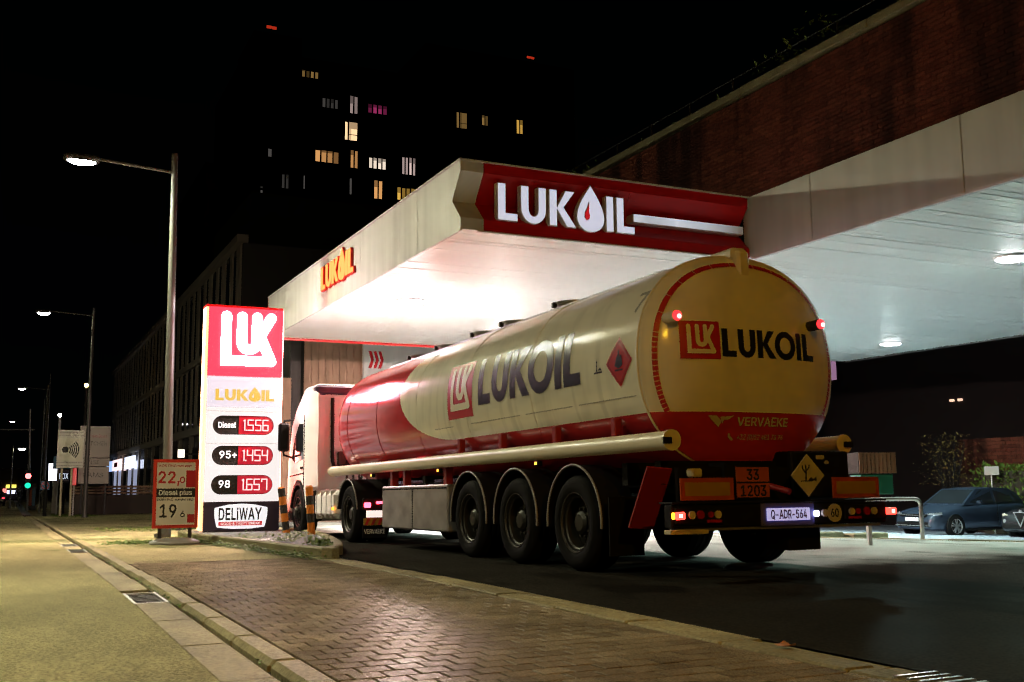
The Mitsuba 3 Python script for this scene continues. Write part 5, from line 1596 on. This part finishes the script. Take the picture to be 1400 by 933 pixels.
# ------------------------------------------------------------------ parked cars
def car(label, x0, yc, mat, alfa=False):
    """A hatchback with its nose towards -x at x0, centred on yc."""
    t = thing('parked_car', label, 'car', None)
    zc = float(lot_z(x0 + 2, yc))
    F = np.array([[1, 0, 0, x0], [0, 1, 0, yc], [0, 0, 1, zc], [0, 0, 0, 1.0]])
    L, hw = 4.25, .89
    n = 44
    xs_ = np.linspace(0, L, n)
    top = np.interp(xs_, [0, .06, .25, .55, 1.15, 1.35, 3.6, 4.05, 4.2, 4.25], [.52, .66, .76, .84, .92, .95, 1.0, 1.02, .86, .62])
    bot = np.interp(xs_, [0, .1, .5, 3.9, 4.2, 4.25], [.34, .22, .18, .20, .28, .36])
    wid = hw * np.interp(xs_, [0, .08, .25, .7, 1.6, 3.0, 3.8, 4.15, 4.25], [.70, .82, .92, .985, 1.0, 1.0, .97, .88, .78])
    prof_ = [(0, 0), (.86, 0), (.97, .10), (1.0, .38), (.995, .62), (.965, .82), (.88, .95), (.6, 1.0), (0, 1.0)]
    v = []
    for x, tp, b, w in zip(xs_, top, bot, wid):
        ring_ = [(x, -p * w, b + q * (tp - b)) for p, q in prof_] + [(x, p * w, b + q * (tp - b)) for p, q in prof_[::-1][1:-1]]
        v += ring_
    m_ = len(prof_) * 2 - 2
    f = []
    for i in range(n - 1):
        for j in range(m_):
            k = (j + 1) % m_
            f += [[i * m_ + j, (i + 1) * m_ + k, (i + 1) * m_ + j], [i * m_ + j, i * m_ + k, (i + 1) * m_ + k]]
    for base in (0, (n - 1) * m_):
        for j in range(1, m_ - 1):
            f.append([base, base + j, base + j + 1] if base else [base, base + j + 1, base + j])
    body_ = put('body', trimesh.Trimesh(np.array(v), np.array(f), process=False), mat, F, smooth=40, parent=t)
    # greenhouse
    gh = [(1.28, .80, .93), (4.02, .76, .98), (2.02, .66, 1.42), (2.7, .67, 1.465), (3.45, .64, 1.43), (3.85, .62, 1.30)]
    P_ = np.array([(x, s * w, z) for x, w, z in gh for s in (-1, 1)] + [(2.75, 0, 1.485), (3.2, 0, 1.47)])
    put('roof', trimesh.convex.convex_hull(P_).subdivide(), mat, F, smooth=50, parent=t)

    def win(key, pts, push):
        q = np.array(pts, float)
        d = np.asarray(push, float)
        put(key, trimesh.convex.convex_hull(np.vstack([q + d * .012, q - d * .03])), 'glass_dark', F, parent=t)
    win('windscreen', [(1.36, -.70, .985), (1.36, .70, .985), (1.98, .60, 1.385), (1.98, -.60, 1.385)], (-.55, 0, .83))
    for s in (-1, 1):
        dv = (0, s * .95, .3)
        win('side_window', [(1.62, s * .772, 1.0), (2.12, s * .672, 1.37), (2.62, s * .668, 1.405), (2.62, s * .778, 1.0)], dv)
        win('side_window', [(2.74, s * .778, 1.0), (2.74, s * .668, 1.405), (3.36, s * .648, 1.375), (3.55, s * .765, 1.02)], dv)
        win('quarter_window', [(3.66, s * .765, 1.03), (3.50, s * .645, 1.36), (3.66, s * .635, 1.31), (3.84, s * .735, 1.06)], dv)
        put('mirror', B(1.72, 1.90, s * .90, s * 1.06, .96, 1.07, .04), mat, F, parent=t)
        put('headlight', trimesh.convex.convex_hull(np.array([(.10, s * .50, .60), (.10, s * .50, .69), (.16, s * .74, .62), (.14, s * .74, .71), (.36, s * .845, .67), (.36, s * .84, .74), (.18, s * .6, .6)])), 'clear_lens' if alfa else 'alloy', F, parent=t)
        put('sill', B(1.0, 3.1, s * .80, s * .90, .17, .23, .02), 'chassis_black', F, parent=t)
        put('door_line', B(2.66, 2.68, s * .89, s * .892, .3, .98), 'chassis_black', F, parent=t)
        for wx in (.86, 3.46):
            A = F @ along((0, s, 0), (wx, s * .80, .315))
            arch = rev([(.36, .03), (.36, .105), (.0, .105), (.0, .03)], 28)
            put('wheel_arch', arch, 'chassis_black', A, parent=t)
            wk = put('wheel', rev([(.21, -.1), (.3, -.1), (.315, -.07), (.315, .08), (.30, .115), (.22, .12), (.21, .1)], 36), 'rubber', A, smooth=30, parent=t)
            sp = [rev([(.215, .0), (.205, .02), (.205, .105), (.222, .124), (.225, .11)], 36), cyl((0, 0, .06), (0, 0, .118), .045, 16)]
            for k in range(10):
                a_ = k * 2 * math.pi / 10 + (.1 if k % 2 else -.1)
                c, s2 = math.cos(a_), math.sin(a_)
                b_ = B(.03, .212, -.019, .019, .095, .122, .005)
                b_.apply_transform(trimesh.transformations.rotation_matrix(a_, [0, 0, 1]))
                sp.append(b_)
            put('alloy_rim', sp, 'alloy', A, smooth=35, parent=wk)
    put('lower_grille', B(-.012, .10, -.62, .62, .30, .45, .02), 'chassis_black', F, parent=t)
    if not alfa:
        put('grille', B(.02, .14, -.52, .52, .60, .68, .015), 'chassis_black', F, parent=t)
        put('chrome_strip', B(.01, .13, -.50, .50, .64, .65), 'alloy', F, parent=t)
        put('chrome_strip', B(-.014, .02, -.7, .7, .33, .345), 'alloy', F, parent=t)
        put('number_plate', B(-.03, -.013, -.26, .26, .47, .58), 'white_plastic', F, parent=t)
    else:
        sh = Polygon([(-.22, .22), (.22, .22), (0, -.22)])
        put('shield_grille', ext(sh, .02), 'chassis_black', F @ frame([-.005, 0, .56], [0, -1, 0], [0, 0, 1]), parent=t)
        put('shield_rim', ext(sh.difference(sh.buffer(-.025)), .03), 'alloy', F @ frame([-.008, 0, .56], [0, -1, 0], [0, 0, 1]), parent=t)
        put('badge', cyl((.02, 0, .80), (-.012, 0, .80), .045, 18), 'alloy', F, parent=t)
        put('number_plate', B(-.03, -.013, -.75, -.27, .47, .58), 'white_plastic', F, parent=t)
        put('fog_lamp', cyl((.02, .55, .52), (-.01, .55, .52), .05, 14), 'alloy', F, parent=t)
    return t


car('blue grey hatchback parked facing left beyond the hoop rail', 25.15, 24.25, 'car_blue')
car('black car with a chrome shield grille cut by the right edge of the picture', 26.1, 21.15, 'car_black', True)

# hedge, bush, brick planter and a little sign behind the cars
rng2 = np.random.default_rng(11)
hg = thing('hedge', 'green clipped hedge behind the parked cars at the right edge', 'hedge')
pts = [np.array([rng2.uniform(30.35, 31.7), rng2.uniform(19, 26.6), float(lot_z(31, 24)) + rng2.uniform(.1, 2.35)]) for _ in range(9000)]
put('leaves', leaf_clump(pts, .15, 12, 1.2), 'leaf', parent=hg)
put('core', B(30.75, 31.5, 19, 26.4, -1.2, 1.2), 'soil', parent=hg)
bu = thing('bare_bush', 'thin bush with few yellowish leaves left of the hedge', 'bush')
st = []
for k in range(26):
    a = rng2.uniform(0, 6.28)
    e = np.array([30.2 + .75 * math.cos(a) * rng2.uniform(.3, 1), 27.3 + .75 * math.sin(a) * rng2.uniform(.3, 1), rng2.uniform(1.5, 2.6)])
    st.append(tube([(30.2, 27.3, -.8), ((30.2 + e[0]) / 2, (27.3 + e[1]) / 2, .9), e], [.018, .011, .004], 5))
labels[put('stems', st, 'chassis_black', parent=bu)] = {'kind': 'stuff'}
pts = [np.array([30.2 + rng2.normal(0, .42), 27.3 + rng2.normal(0, .42), rng2.uniform(.7, 2.5)]) for _ in range(700)]
put('leaves', leaf_clump(pts, .10, 13), 'autumn_leaf', parent=bu)
gw = thing('garden_wall', 'reddish brick garden wall behind the hedge', 'wall')
for c in range(10):
    for k in range(26):
        x = 32.6
        y = 18 + k * .42 + (.21 if c % 2 else 0)
        put('brick', B(x + rng2.normal(0, .01), x + .22, y + .008, y + .412, 1.12 + c * .13, 1.24 + c * .13), f'brick_{int(rng2.integers(3))}', parent=gw)
put('backing', B(32.7, 33.0, 18, 29, -1.3, 2.42), 'mortar', parent=gw)
ss_ = thing('notice_sign', 'small grey notice sign on a post in front of the hedge', 'sign')
Fn = frame([30.15, 25.75, 1.05], [.65, -.75, 0], [0, 0, 1])
put('panel', ext(sbox(0, 0, .46, .30), .02), 'sign_grey', Fn, parent=ss_)
put('post', cyl((30.31, 25.60, -1.2), (30.31, 25.60, 1.06), .025, 8), 'galvanised', parent=ss_)
rb = thing('rear_house', 'dark house block behind the parked cars with a narrow pink lit window', 'building')
put('wall', B(38, 62, 30, 60, -1.5, 15), 'tower_dark', parent=rb)
w1 = put('window', B(37.9, 37.98, 40.9, 41.5, 5.9, 7.3), 'tower_dark', parent=rb)
put('pane', B(37.86, 37.90, 41.0, 41.4, 6.0, 7.2), 'glass_dark', em=E((.34, .18, .30), .8, 0), parent=w1)
for k, y in enumerate((33.3, 33.75)):
    put('wall_light', B(37.86, 37.98, y, y + .22, 4.35, 4.47, .02), 'white_plastic', em=E((1, .6, .4), 1.0, 0), parent=rb)

# ------------------------------------------------------------------ a far walker near the traffic light
def walker(x, y):
    import manifold3d as m3
    z = float(gz(x, y))
    J = {'hipL': (-.09, .02, .88, .10), 'hipR': (.09, -.02, .88, .10), 'kneL': (-.10, .14, .48, .065), 'kneR': (.10, -.08, .49, .065), 'ankL': (-.10, .12, .09, .045), 'ankR': (.10, -.26, .12, .045), 'toeL': (-.11, .28, .05, .04), 'toeR': (.10, -.14, .05, .04),
         'pel': (0, 0, .93, .14), 'che': (0, .04, 1.28, .155), 'shL': (-.19, .03, 1.40, .07), 'shR': (.19, .03, 1.40, .07), 'elL': (-.26, -.06, 1.13, .05), 'elR': (.26, .08, 1.13, .05), 'haL': (-.27, .04, .90, .035), 'haR': (.26, .24, .94, .035), 'nek': (0, .05, 1.50, .055), 'hd': (0, .07, 1.63, .098)}
    bones = [('hipL', 'kneL'), ('kneL', 'ankL'), ('ankL', 'toeL'), ('hipR', 'kneR'), ('kneR', 'ankR'), ('ankR', 'toeR'), ('pel', 'hipL'), ('pel', 'hipR'), ('pel', 'che'), ('che', 'shL'), ('che', 'shR'), ('shL', 'elL'), ('elL', 'haL'), ('shR', 'elR'), ('elR', 'haR'), ('che', 'nek'), ('nek', 'hd')]
    out = m3.Manifold()
    for a, b in bones:
        sp = [m3.Manifold.sphere(J[q][3], 14).translate(J[q][:3]) for q in (a, b)]
        out = out + m3.Manifold.batch_hull(sp)
    mm = out.refine_to_length(.05).to_mesh()
    m = trimesh.Trimesh(mm.vert_properties[:, :3], mm.tri_verts, process=True)
    trimesh.smoothing.filter_taubin(m, iterations=8)
    put('person', m, 'cloth_dark', trimesh.transformations.translation_matrix((x, y, z)), smooth=True, label='distant person in dark clothes walking away near the traffic light', category='person')


walker(1.02, 99)
